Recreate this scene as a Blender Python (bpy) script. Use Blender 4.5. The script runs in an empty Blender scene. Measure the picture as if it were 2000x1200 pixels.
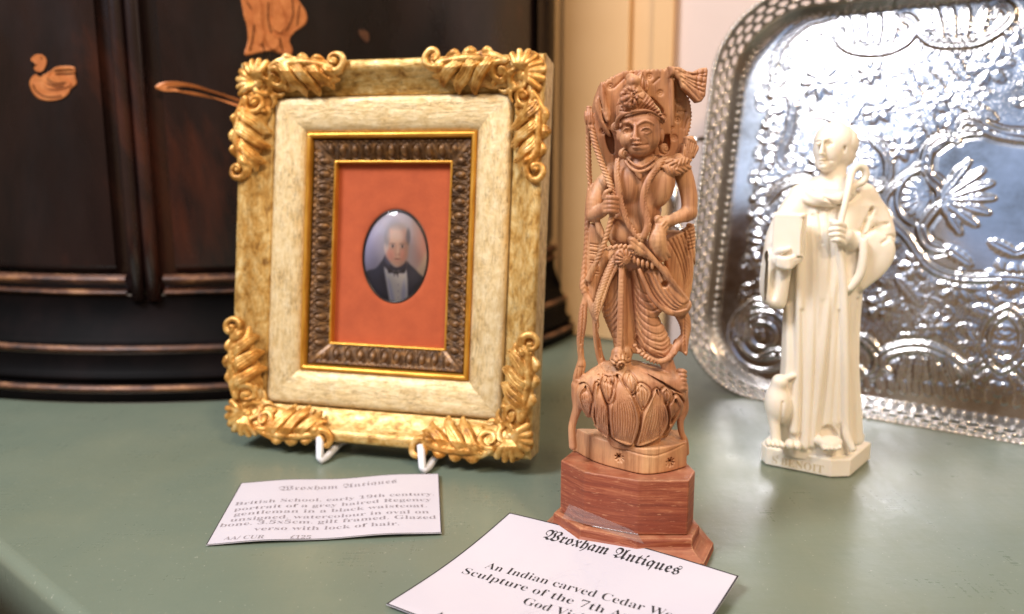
import bpy, bmesh, math, random
import numpy as np
from mathutils import Vector, Matrix

random.seed(7)
RNG = np.random.default_rng(7)
SC = bpy.context.scene
COL = SC.collection

# ------------------------------------------------------------------ camera
F, PITCH, CAMH = 1600.0, math.radians(10.0), 0.14          # focal length in photo pixels (2000 wide)
cam_d = bpy.data.cameras.new('camera')
cam = bpy.data.objects.new('camera', cam_d)
COL.objects.link(cam)
cam.location = (0, 0, CAMH)
cam.rotation_euler = (math.pi / 2 - PITCH, 0, 0)
cam_d.sensor_width = 36.0
cam_d.lens = F / 2000 * 36
cam_d.clip_start = 0.01
cam_d.clip_end = 50
cam_d.dof.use_dof = True
cam_d.dof.focus_distance = 0.295
cam_d.dof.aperture_fstop = 8.2
SC.camera = cam

# ------------------------------------------------------------------ room light
world = bpy.data.worlds.new('World')
SC.world = world
world.use_nodes = True
wn = world.node_tree
wb = wn.nodes['Background']
tc = wn.nodes.new('ShaderNodeTexCoord')
sx = wn.nodes.new('ShaderNodeSeparateXYZ')
rp = wn.nodes.new('ShaderNodeValToRGB')
mr = wn.nodes.new('ShaderNodeMapRange')
wn.links.new(tc.outputs['Generated'], sx.inputs[0])
wn.links.new(sx.outputs['Z'], mr.inputs['Value'])
mr.inputs['From Min'].default_value = -1
mr.inputs['From Max'].default_value = 1
wn.links.new(mr.outputs[0], rp.inputs[0])
cr = rp.color_ramp
cr.elements[0].position = 0.30
cr.elements[0].color = (0.17, 0.125, 0.08, 1)
cr.elements[1].position = 0.95
cr.elements[1].color = (0.78, 0.74, 0.70, 1)
e = cr.elements.new(0.5); e.color = (0.72, 0.42, 0.20, 1)
e = cr.elements.new(0.62); e.color = (0.52, 0.40, 0.30, 1)
wn.links.new(rp.outputs[0], wb.inputs['Color'])
wb.inputs['Strength'].default_value = 0.42


def area_light(name, loc, target, size, size_y, power, color):
    d = bpy.data.lights.new(name, 'AREA')
    d.shape = 'RECTANGLE'; d.size = size; d.size_y = size_y
    d.energy = power; d.color = color
    o = bpy.data.objects.new(name, d)
    COL.objects.link(o)
    o.location = loc
    o.rotation_euler = (Vector(target) - Vector(loc)).to_track_quat('-Z', 'Y').to_euler()
    return o


area_light('window_light', (-0.98, -0.27, 1.30), (0.0, 0.36, 0.08), 0.50, 0.55, 26, (0.97, 0.96, 1.0))
area_light('low_window_light', (-1.13, -0.425, 0.80), (0.18, 0.5, 0.12), 0.30, 0.42, 0.36, (0.85, 0.92, 1.0))
area_light('sky_window_light', (-1.08, -0.78, 1.05), (0.18, 0.5, 0.12), 1.3, 0.9, 2.5, (0.22, 0.50, 1.0))
area_light('ceiling_lamp', (0.55, -0.75, 1.35), (0.05, 0.4, 0.05), 0.16, 0.16, 11.0, (1.0, 0.74, 0.48))
area_light('second_ceiling_lamp', (0.15, -0.95, 1.30), (0.05, 0.4, 0.05), 0.14, 0.14, 8.0, (1.0, 0.76, 0.52))
area_light('wall_strip_fill', (0.02, 0.72, 0.75), (0.10, 0.62, 0.1), 0.1, 0.1, 2.2, (1.0, 0.66, 0.32))  # unseen warm lamp, added to brighten the strip of wall moulding
SC.view_settings.view_transform = 'Standard'
SC.view_settings.look = 'None'
SC.view_settings.exposure = 0.28
SC.view_settings.gamma = 1.0
SC.view_settings.use_curve_mapping = False

# ------------------------------------------------------------------ rays through photo pixels
_f = np.array([0, math.cos(PITCH), -math.sin(PITCH)])
_u = np.array([0, math.sin(PITCH), math.cos(PITCH)])
_C = np.array([0, 0, CAMH])


def ray(px, py):
    return np.array([1.0, 0, 0]) * (px - 1000) / F + _u * (600 - py) / F + _f


def on_z(px, py, z=0.0):
    r = ray(px, py); return _C + r * ((z - CAMH) / r[2])


def on_y(px, py, y):
    r = ray(px, py); return _C + r * (y / r[1])


def on_plane(px, py, O, n):
    r = ray(px, py); return _C + r * (((O - _C) @ n) / (r @ n))


# ------------------------------------------------------------------ object helpers
def tag(o, label, cat, group=None):
    o['label'] = label; o['category'] = cat
    if group: o['group'] = group
    return o


def empty(name, loc=(0, 0, 0), rot=None):
    o = bpy.data.objects.new(name, None); COL.objects.link(o)
    o.location = loc
    if rot is not None: o.rotation_euler = rot
    o.empty_display_size = 0.02
    return o


def mesh_obj(name, verts, faces, m, parent=None, smooth=True, uvs=None, cols=None):
    me = bpy.data.meshes.new(name)
    verts = np.asarray(verts, dtype=np.float64)
    me.from_pydata(verts.tolist() if len(verts) < 1000 else verts, [], faces if isinstance(faces, list) else faces.tolist())
    me.update()
    if smooth:
        me.polygons.foreach_set('use_smooth', np.ones(len(me.polygons), dtype=bool))
    if uvs is not None:
        l = me.uv_layers.new(name='UVMap')
        vi = np.empty(len(me.loops), dtype=np.int32); me.loops.foreach_get('vertex_index', vi)
        l.data.foreach_set('uv', np.asarray(uvs, dtype=np.float32)[vi].ravel())
    if cols is not None:
        a = me.color_attributes.new('Col', 'FLOAT_COLOR', 'POINT')
        c = np.ones((len(verts), 4), dtype=np.float32); c[:, :3] = cols
        a.data.foreach_set('color', c.ravel())
    me.materials.append(m)
    o = bpy.data.objects.new(name, me); COL.objects.link(o)
    if parent: o.parent = parent
    return o


def bm_obj(name, bm, m, parent=None, smooth=False):
    bmesh.ops.recalc_face_normals(bm, faces=bm.faces)
    me = bpy.data.meshes.new(name); bm.to_mesh(me); bm.free()
    if smooth:
        me.polygons.foreach_set('use_smooth', np.ones(len(me.polygons), dtype=bool))
    me.materials.append(m)
    o = bpy.data.objects.new(name, me); COL.objects.link(o)
    if parent: o.parent = parent
    return o


def prism(bm, pts, z0, z1, bevel=0.0, seg=3):
    vs = [bm.verts.new((p[0], p[1], z0)) for p in pts]
    ws = [bm.verts.new((p[0], p[1], z1)) for p in pts]
    n = len(pts); fs = [bm.faces.new(vs[::-1]), bm.faces.new(ws)]
    for i in range(n): fs.append(bm.faces.new((vs[i], vs[(i + 1) % n], ws[(i + 1) % n], ws[i])))
    bmesh.ops.recalc_face_normals(bm, faces=fs)
    if bevel:
        es = list({e for f in fs for e in f.edges})
        bmesh.ops.bevel(bm, geom=es, offset=bevel, segments=seg, affect='EDGES', profile=0.5)


def tube(bm, pts, radii, n=10, caps=True):
    pts = [Vector(p) for p in pts]; rings = []
    if not hasattr(radii, '__len__'): radii = [radii] * len(pts)
    ref = None
    for i, p in enumerate(pts):
        t = (pts[min(i + 1, len(pts) - 1)] - pts[max(i - 1, 0)]).normalized()
        if ref is None:
            ref = Vector((0, 0, 1)) if abs(t.z) < .9 else Vector((1, 0, 0))
        a = (ref - t * ref.dot(t)).normalized(); ref = a; b = t.cross(a)
        rings.append([bm.verts.new(p + (a * math.cos(k * 2 * math.pi / n) + b * math.sin(k * 2 * math.pi / n)) * radii[i]) for k in range(n)])
    for r0, r1 in zip(rings, rings[1:]):
        for k in range(n): bm.faces.new((r0[k], r0[(k + 1) % n], r1[(k + 1) % n], r1[k]))
    if caps: bm.faces.new(rings[0][::-1]); bm.faces.new(rings[-1])


def crom(pts, n=6, closed=False):
    P = np.asarray(pts, float); N = len(P); out = []
    if N < 3 and not closed: 
        return np.stack([P[0] + (P[-1] - P[0]) * t for t in np.linspace(0, 1, n + 1)])
    for i in range(N if closed else N - 1):
        g = (lambda k: P[k % N]) if closed else (lambda k: P[min(max(k, 0), N - 1)])
        p0, p1, p2, p3 = g(i - 1), g(i), g(i + 1), g(i + 2)
        for k in range(n):
            t = k / n
            out.append(.5 * (2 * p1 + (p2 - p0) * t + (2 * p0 - 5 * p1 + 4 * p2 - p3) * t * t + (3 * p1 - p0 - 3 * p2 + p3) * t ** 3))
    if not closed: out.append(P[-1])
    return np.array(out)


# ------------------------------------------------------------------ materials
def srgb(r, g, b):
    f = lambda c: (c / 12.92 if c <= .04045 else ((c + .055) / 1.055) ** 2.4)
    return (f(r / 255), f(g / 255), f(b / 255), 1)


class Mat:
    def __init__(s, name, base=(.5, .5, .5, 1), rough=.5, metal=0.0, coat=0.0, coat_rough=.1, spec=None):
        s.m = bpy.data.materials.new(name); s.m.use_nodes = True
        s.nt = s.m.node_tree; s.b = s.nt.nodes['Principled BSDF']
        s.set('Base Color', base); s.set('Roughness', rough); s.set('Metallic', metal)
        if coat: s.set('Coat Weight', coat); s.set('Coat Roughness', coat_rough)
        if spec is not None: s.set('Specular IOR Level', spec)

    def set(s, k, v): s.b.inputs[k].default_value = v

    def n(s, t, **kw):
        nd = s.nt.nodes.new(t)
        for k, v in kw.items():
            if k in nd.inputs.keys(): nd.inputs[k].default_value = v
            else: setattr(nd, k, v)
        return nd

    def l(s, a, b): s.nt.links.new(a, b)

    def coords(s, kind='Object', scale=(1, 1, 1), rot=(0, 0, 0)):
        t = s.n('ShaderNodeTexCoord'); mp = s.n('ShaderNodeMapping')
        mp.inputs['Scale'].default_value = scale; mp.inputs['Rotation'].default_value = rot
        s.l(t.outputs[kind], mp.inputs['Vector']); return mp.outputs[0]

    def noise(s, vec, scale, detail=5, rough=.6, dist=0.0):
        nd = s.n('ShaderNodeTexNoise', Scale=scale, Detail=detail, Roughness=rough, Distortion=dist)
        s.l(vec, nd.inputs['Vector']); return nd.outputs['Fac']

    def ramp(s, fac, stops):
        r = s.n('ShaderNodeValToRGB'); e = r.color_ramp.elements
        e[0].position, e[0].color = stops[0][0], stops[0][1]
        e[1].position, e[1].color = stops[-1][0], stops[-1][1]
        for p, c in stops[1:-1]:
            k = e.new(p); k.color = c
        s.l(fac, r.inputs[0]); return r.outputs[0]

    def mix(s, fac, a, b, blend='MIX'):
        x = s.n('ShaderNodeMix', data_type='RGBA', blend_type=blend)
        for i, v in ((0, fac), (6, a), (7, b)):
            if hasattr(v, 'is_linked'): s.l(v, x.inputs[i])
            else: x.inputs[i].default_value = v
        return x.outputs[2]

    def bump(s, h, dist=.0005, strength=.5, prev=None):
        b = s.n('ShaderNodeBump', Strength=strength, Distance=dist)
        s.l(h, b.inputs['Height'])
        if prev is not None: s.l(prev, b.inputs['Normal'])
        s.l(b.outputs[0], s.b.inputs['Normal']); return b.outputs[0]

    def color(s, c): s.l(c, s.b.inputs['Base Color'])
    def roughness(s, c): s.l(c, s.b.inputs['Roughness'])


def W(v): return (v, v, v, 1)


def make_materials():
    R = {}
    # sage green satin paint
    a = Mat('sage_green_paint', rough=.34)
    v = a.coords()
    n1 = a.noise(v, 9, 4); n2 = a.noise(v, 160, 3)
    c = a.ramp(n1, [(.3, srgb(99, 113, 101)), (.7, srgb(110, 121, 107))])
    sp = a.noise(v, 620, 2, .5)
    c = a.mix(a.ramp(sp, [(.69, W(0)), (.75, W(.6))]), c, srgb(168, 172, 158))
    scr = a.noise(a.coords('Object', (1, 14, 1), (0, 0, .5)), 42, 5, .7); scr2 = a.noise(a.coords('Object', (12, 1, 1), (0, 0, .2)), 30, 5, .7)
    wear = a.noise(v, 3.2, 5, .6)
    c = a.mix(a.ramp(wear, [(.48, W(0)), (.72, W(.55))]), c, srgb(126, 126, 98))
    c = a.mix(a.ramp(scr, [(.66, W(0)), (.74, W(.3))]), c, srgb(150, 156, 140))
    a.color(c); a.roughness(a.mix(.5, a.ramp(a.noise(v, 26, 6), [(.3, W(.22)), (.75, W(.48))]), a.ramp(a.mix(.5, scr, scr2), [(.35, W(.2)), (.7, W(.5))])))
    h = a.mix(.35, n2, a.noise(v, 45, 3)); a.bump(h, .0004, .35)
    R['green'] = a.m
    # wall
    a = Mat('pinkish_white_wall_paint', rough=.6)
    v = a.coords(); n1 = a.noise(v, 5, 4)
    a.color(a.ramp(n1, [(.3, srgb(212, 192, 182)), (.7, srgb(220, 201, 191))])); a.bump(a.noise(v, 220, 3), .0003, .3)
    R['wall'] = a.m
    a = Mat('cream_gloss_paint', rough=.3)
    v = a.coords(); a.color(a.ramp(a.noise(v, 7, 4), [(.3, srgb(212, 172, 122)), (.7, srgb(222, 184, 136))])); a.bump(a.noise(v, 120, 3), .0003, .2)
    R['cream'] = a.m
    # black lacquer with worn red brown patches
    a = Mat('aged_black_lacquer', rough=.3)
    v = a.coords('Object', (1, 1, .45))
    n1 = a.noise(v, 11, 6, .62, .4)
    c = a.ramp(n1, [(.42, srgb(20, 16, 19)), (.58, srgb(36, 24, 24)), (.78, srgb(88, 44, 29))])
    a.color(c); a.roughness(a.ramp(a.noise(v, 30, 6), [(.3, W(.2)), (.75, W(.42))])); a.bump(a.noise(v, 60, 5), .0012, .22)
    R['lacquer'] = a.m
    a = Mat('matt_black_lacquer', rough=.5, spec=.04); v = a.coords()
    a.color(a.ramp(a.noise(v, 16, 6), [(.45, srgb(9, 8, 9)), (.75, srgb(26, 18, 18))])); a.bump(a.noise(v, 70, 4), .0008, .2); R['blacklac'] = a.m
    a = Mat('worn_gilt_line', rough=.42, metal=.25)
    v = a.coords('Object', (1, 1, 3)); a.color(a.ramp(a.noise(v, 45, 6, .7), [(.38, srgb(28, 20, 20)), (.54, srgb(92, 58, 38)), (.72, srgb(160, 116, 78))]))
    R['giltline'] = a.m
    a = Mat('chinoiserie_gold_paint', rough=.45, metal=.15)
    v = a.coords(); a.color(a.ramp(a.noise(v, 95, 6, .7), [(.22, srgb(90, 46, 24)), (.34, srgb(170, 96, 44)), (.56, srgb(192, 118, 62)), (.74, srgb(210, 144, 84))])); a.bump(a.noise(v, 200, 3), .0006, .5)
    R['chinoiserie'] = a.m
    # gilt mouldings, use UV: u along the member (m*100), v across
    a = Mat('aged_gold_leaf', rough=.4, metal=.42)
    v = a.coords('UV', (13, 20, 1)); v2 = a.coords('UV', (14, 18, 1)); v3 = a.coords('UV', (5, 34, 1))
    n1 = a.noise(v, 1.0, 8, .66, .5); n2 = a.noise(v2, 1.0, 8, .72); n3 = a.noise(v3, 1.0, 6, .62, 1.2)
    c = a.ramp(n1, [(.30, srgb(128, 90, 40)), (.44, srgb(196, 154, 82)), (.58, srgb(220, 190, 126)), (.76, srgb(238, 220, 174))])
    c = a.mix(a.ramp(n2, [(.54, W(0)), (.68, W(.7))]), c, srgb(116, 88, 48))
    c = a.mix(a.ramp(n3, [(.484, W(0)), (.5, W(.7)), (.516, W(0))]), c, srgb(84, 60, 32))
    a.color(c); a.roughness(a.ramp(n2, [(.3, W(.32)), (.7, W(.55))])); b0 = a.bump(n3, .0008, .35); a.bump(a.mix(.5, n1, n2), .0008, .5, b0)
    R['gold'] = a.m
    a = Mat('champagne_leaf', rough=.42, metal=.35)
    v = a.coords('UV', (15, 22, 1)); v2 = a.coords('UV', (26, 32, 1)); v3 = a.coords('UV', (4, 30, 1)); v4 = a.coords('UV', (5, 7, 1))
    n1 = a.noise(v, 1.0, 9, .68, .4); n2 = a.noise(v2, 1.0, 7, .7); n3 = a.noise(v3, 1.0, 7, .64, 1.4); n4 = a.noise(v4, 1.0, 4, .6)
    c = a.ramp(n1, [(.26, srgb(186, 156, 102)), (.42, srgb(216, 192, 142)), (.58, srgb(228, 208, 164)), (.78, srgb(238, 226, 192))])
    c = a.mix(a.ramp(n4, [(.5, W(0)), (.7, W(.5))]), c, srgb(206, 168, 100))
    c = a.mix(a.ramp(n2, [(.56, W(0)), (.72, W(.55))]), c, srgb(172, 138, 86))
    ck = a.mix(1.0, a.ramp(n3, [(.480, W(0)), (.5, W(1)), (.520, W(0))]), a.ramp(n4, [(.38, W(.25)), (.6, W(.95))]), 'MULTIPLY')
    c = a.mix(ck, c, srgb(92, 72, 44))
    a.color(c); a.roughness(a.ramp(n2, [(.3, W(.34)), (.7, W(.58))])); b0 = a.bump(n3, .0009, .4); a.bump(a.mix(.5, n1, n2), .0009, .55, b0)
    R['champagne'] = a.m
    a = Mat('bright_gilt', base=srgb(214, 156, 58), rough=.33, metal=.6)
    v = a.coords('UV', (6, 60, 1)); a.color(a.ramp(a.noise(v, 1, 6), [(.3, srgb(176, 116, 34)), (.6, srgb(222, 166, 66)), (.8, srgb(232, 200, 130))]))
    R['gilt'] = a.m
    a = Mat('cast_gilt_ornament', rough=.4, metal=.42)
    v = a.coords(); n1 = a.noise(v, 150, 5, .65); n2 = a.noise(v, 45, 3)
    c = a.ramp(n1, [(.28, srgb(104, 68, 26)), (.42, srgb(176, 124, 54)), (.56, srgb(216, 172, 98)), (.72, srgb(238, 214, 158))])
    c = a.mix(a.ramp(n2, [(.5, W(0)), (.72, W(.6))]), c, srgb(206, 132, 44))
    a.color(c); a.bump(n1, .0005, .4)
    R['ornament'] = a.m
    a = Mat('bronzed_moulding', rough=.4, metal=.35)
    v = a.coords(); n1 = a.noise(v, 260, 5, .7)
    a.color(a.ramp(n1, [(.34, srgb(66, 46, 30)), (.55, srgb(112, 82, 52)), (.75, srgb(176, 130, 72))])); a.bump(n1, .0003, .4)
    R['bronze'] = a.m
    a = Mat('raw_frame_wood', rough=.7); v = a.coords('Object', (1, 1, .2))
    a.color(a.ramp(a.noise(v, 60, 5), [(.3, srgb(120, 88, 54)), (.7, srgb(176, 138, 92))])); R['rawwood'] = a.m
    a = Mat('terracotta_suede', rough=.9)
    v = a.coords(); n1 = a.noise(v, 70, 6, .7)
    a.color(a.ramp(n1, [(.3, srgb(156, 68, 32)), (.7, srgb(176, 82, 42))])); a.set('Sheen Weight', .3); a.bump(a.noise(v, 900, 2), .0002, .5)
    R['mat'] = a.m
    a = Mat('painted_portrait', rough=.5)
    at = a.n('ShaderNodeAttribute', attribute_name='Col'); a.color(at.outputs['Color']); R['portrait'] = a.m
    a = Mat('black_rim', base=srgb(30, 24, 20), rough=.3); R['blackrim'] = a.m
    # domed glass: clear with fresnel reflection
    m = bpy.data.materials.new('domed_glass'); m.use_nodes = True; nt = m.node_tree; nt.nodes.remove(nt.nodes['Principled BSDF'])
    fr = nt.nodes.new('ShaderNodeFresnel'); fr.inputs[0].default_value = 1.5
    tr = nt.nodes.new('ShaderNodeBsdfTransparent'); gl = nt.nodes.new('ShaderNodeBsdfGlossy'); gl.inputs['Roughness'].default_value = .03
    mx = nt.nodes.new('ShaderNodeMixShader')
    nt.links.new(fr.outputs[0], mx.inputs[0]); nt.links.new(tr.outputs[0], mx.inputs[1]); nt.links.new(gl.outputs[0], mx.inputs[2])
    nt.links.new(mx.outputs[0], nt.nodes['Material Output'].inputs['Surface']); R['glass'] = m
    # tape
    m = bpy.data.materials.new('clear_tape'); m.use_nodes = True; nt = m.node_tree; nt.nodes.remove(nt.nodes['Principled BSDF'])
    tr = nt.nodes.new('ShaderNodeBsdfTransparent'); tr.inputs[0].default_value = (.93, .93, .93, 1)
    gl = nt.nodes.new('ShaderNodeBsdfGlossy'); gl.inputs['Roughness'].default_value = .18
    df = nt.nodes.new('ShaderNodeBsdfDiffuse'); df.inputs[0].default_value = (.8, .8, .8, 1)
    m1 = nt.nodes.new('ShaderNodeMixShader'); m1.inputs[0].default_value = .07
    m2 = nt.nodes.new('ShaderNodeMixShader'); m2.inputs[0].default_value = .07
    nt.links.new(tr.outputs[0], m1.inputs[1]); nt.links.new(df.outputs[0], m1.inputs[2])
    nt.links.new(m1.outputs[0], m2.inputs[1]); nt.links.new(gl.outputs[0], m2.inputs[2])
    nt.links.new(m2.outputs[0], nt.nodes['Material Output'].inputs['Surface']); R['tape'] = m
    # silver
    a = Mat('chased_silver', rough=.2, metal=1.0)
    v = a.coords(); n1 = a.noise(v, 14, 6, .7); n2 = a.noise(v, 90, 4)
    a.color(a.ramp(n1, [(.32, srgb(140, 130, 118)), (.48, srgb(186, 184, 183)), (.7, srgb(210, 211, 217))]))
    a.roughness(a.ramp(n1, [(.3, W(.12)), (.7, W(.2))]))
    at = a.n('ShaderNodeAttribute', attribute_name='Col')
    vo = a.n('ShaderNodeTexVoronoi', Scale=620.0); vo.feature = 'F1'
    a.l(v, vo.inputs['Vector'])
    sp = a.mix(at.outputs['Color'], W(.5), vo.outputs['Distance'])
    b1 = a.bump(sp, .0005, .22); a.bump(n2, .0006, .06, b1)
    R['silver'] = a.m
    a = Mat('polished_silver', base=srgb(206, 202, 198), rough=.2, metal=1.0); R['polish'] = a.m
    # cedar
    a = Mat('carved_cedar', rough=.42)
    v = a.coords('Object', (1, 1, .25)); v2 = a.coords()
    n1 = a.noise(v, 110, 6, .6, .3); n2 = a.noise(v2, 38, 4); n3 = a.noise(v2, 300, 4, .7)
    c = a.ramp(n1, [(.3, srgb(158, 108, 72)), (.5, srgb(194, 142, 100)), (.72, srgb(218, 174, 128))])
    c = a.mix(a.ramp(n2, [(.42, W(0)), (.66, W(.7))]), c, srgb(170, 114, 90))
    c = a.mix(a.ramp(n3, [(.60, W(0)), (.78, W(.3))]), c, srgb(220, 182, 126))
    vg = a.coords('Object', (1, .5, .045)); g = a.noise(vg, 520, 6, .65, .6)
    c = a.mix(a.ramp(g, [(.38, W(.5)), (.52, W(0))]), c, srgb(118, 72, 44))
    c = a.mix(a.ramp(a.noise(a.coords('Object', (1, 1, .6)), 24, 5), [(.52, W(0)), (.72, W(.55))]), c, srgb(146, 84, 62))
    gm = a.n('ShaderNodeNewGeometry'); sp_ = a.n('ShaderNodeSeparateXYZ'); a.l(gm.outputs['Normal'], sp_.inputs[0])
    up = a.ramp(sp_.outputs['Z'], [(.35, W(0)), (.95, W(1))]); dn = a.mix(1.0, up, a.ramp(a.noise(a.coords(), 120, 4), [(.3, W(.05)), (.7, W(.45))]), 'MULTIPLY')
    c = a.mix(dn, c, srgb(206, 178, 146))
    a.color(c); a.roughness(a.ramp(n2, [(.3, W(.6)), (.7, W(.42))])); b_ = a.bump(n3, .0003, .4); a.bump(g, .0003, .35, b_)
    R['cedar'] = a.m
    a = Mat('red_polished_wood', rough=.36)
    v = a.coords('Object', (.10, .10, 1.5)); n1 = a.noise(v, 420, 8, .7, .5); n2 = a.noise(a.coords(), 60, 4)
    c = a.ramp(n1, [(.3, srgb(104, 46, 28)), (.5, srgb(134, 66, 42)), (.66, srgb(168, 100, 68)), (.8, srgb(190, 128, 92))])
    c = a.mix(a.ramp(n2, [(.45, W(0)), (.7, W(.4))]), c, srgb(124, 44, 22))
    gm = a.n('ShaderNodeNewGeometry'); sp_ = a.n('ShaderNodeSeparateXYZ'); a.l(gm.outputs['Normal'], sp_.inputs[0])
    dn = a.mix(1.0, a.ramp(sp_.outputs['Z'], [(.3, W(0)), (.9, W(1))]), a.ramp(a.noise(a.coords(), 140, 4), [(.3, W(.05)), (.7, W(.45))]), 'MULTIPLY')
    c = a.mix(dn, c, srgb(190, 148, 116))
    fl = a.noise(a.coords('Object', (.3, .3, 1.2)), 900, 3, .6); c = a.mix(a.ramp(fl, [(.6, W(0)), (.7, W(.45))]), c, srgb(206, 150, 112))
    bv = a.n('ShaderNodeBevel', Radius=.0011); bv.samples = 6
    dt = a.n('ShaderNodeVectorMath', operation='DOT_PRODUCT'); a.l(bv.outputs[0], dt.inputs[0]); a.l(gm.outputs['Normal'], dt.inputs[1])
    ew = a.mix(1.0, a.ramp(dt.outputs['Value'], [(.90, W(1)), (.995, W(0))]), a.ramp(a.noise(a.coords(), 260, 4, .7), [(.35, W(.1)), (.65, W(.8))]), 'MULTIPLY')
    c = a.mix(ew, c, srgb(206, 158, 118))
    a.color(c); a.roughness(a.ramp(n2, [(.3, W(.42)), (.7, W(.6))])); a.bump(n1, .0004, .5)
    R['redwood'] = a.m
    a = Mat('dark_carved_mark', base=srgb(84, 46, 24), rough=.8); R['mark'] = a.m
    # resin
    a = Mat('ivory_resin', rough=.42)
    v = a.coords(); a.color(a.ramp(a.noise(v, 30, 4), [(.3, srgb(235, 226, 210)), (.7, srgb(243, 236, 223))]))
    a.set('Subsurface Weight', .18); a.set('Subsurface Radius', (.9, .6, .3)); a.set('Subsurface Scale', .003)
    R['resin'] = a.m
    a = Mat('shade_toned_letter', base=srgb(204, 188, 154), rough=.6); R['letter_shade'] = a.m  # darker tan stands in for the shade inside engraved letters
    a = Mat('white_card', rough=.62); v = a.coords()
    a.color(a.ramp(a.noise(v, 20, 3), [(.3, srgb(190, 188, 201)), (.7, srgb(196, 194, 205))])); a.bump(a.noise(v, 700, 2), .0001, .25); R['card'] = a.m
    R['ink'] = Mat('black_ink', base=srgb(38, 38, 42), rough=.85).m
    R['greyink'] = Mat('grey_ink', base=srgb(136, 130, 138), rough=.85).m
    R['faint'] = Mat('faint_watermark_ink', base=srgb(196, 194, 208), rough=.5).m
    a = Mat('white_coated_wire', base=srgb(222, 226, 234), rough=.3); R['wire'] = a.m
    return R


MT = make_materials()

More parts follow.
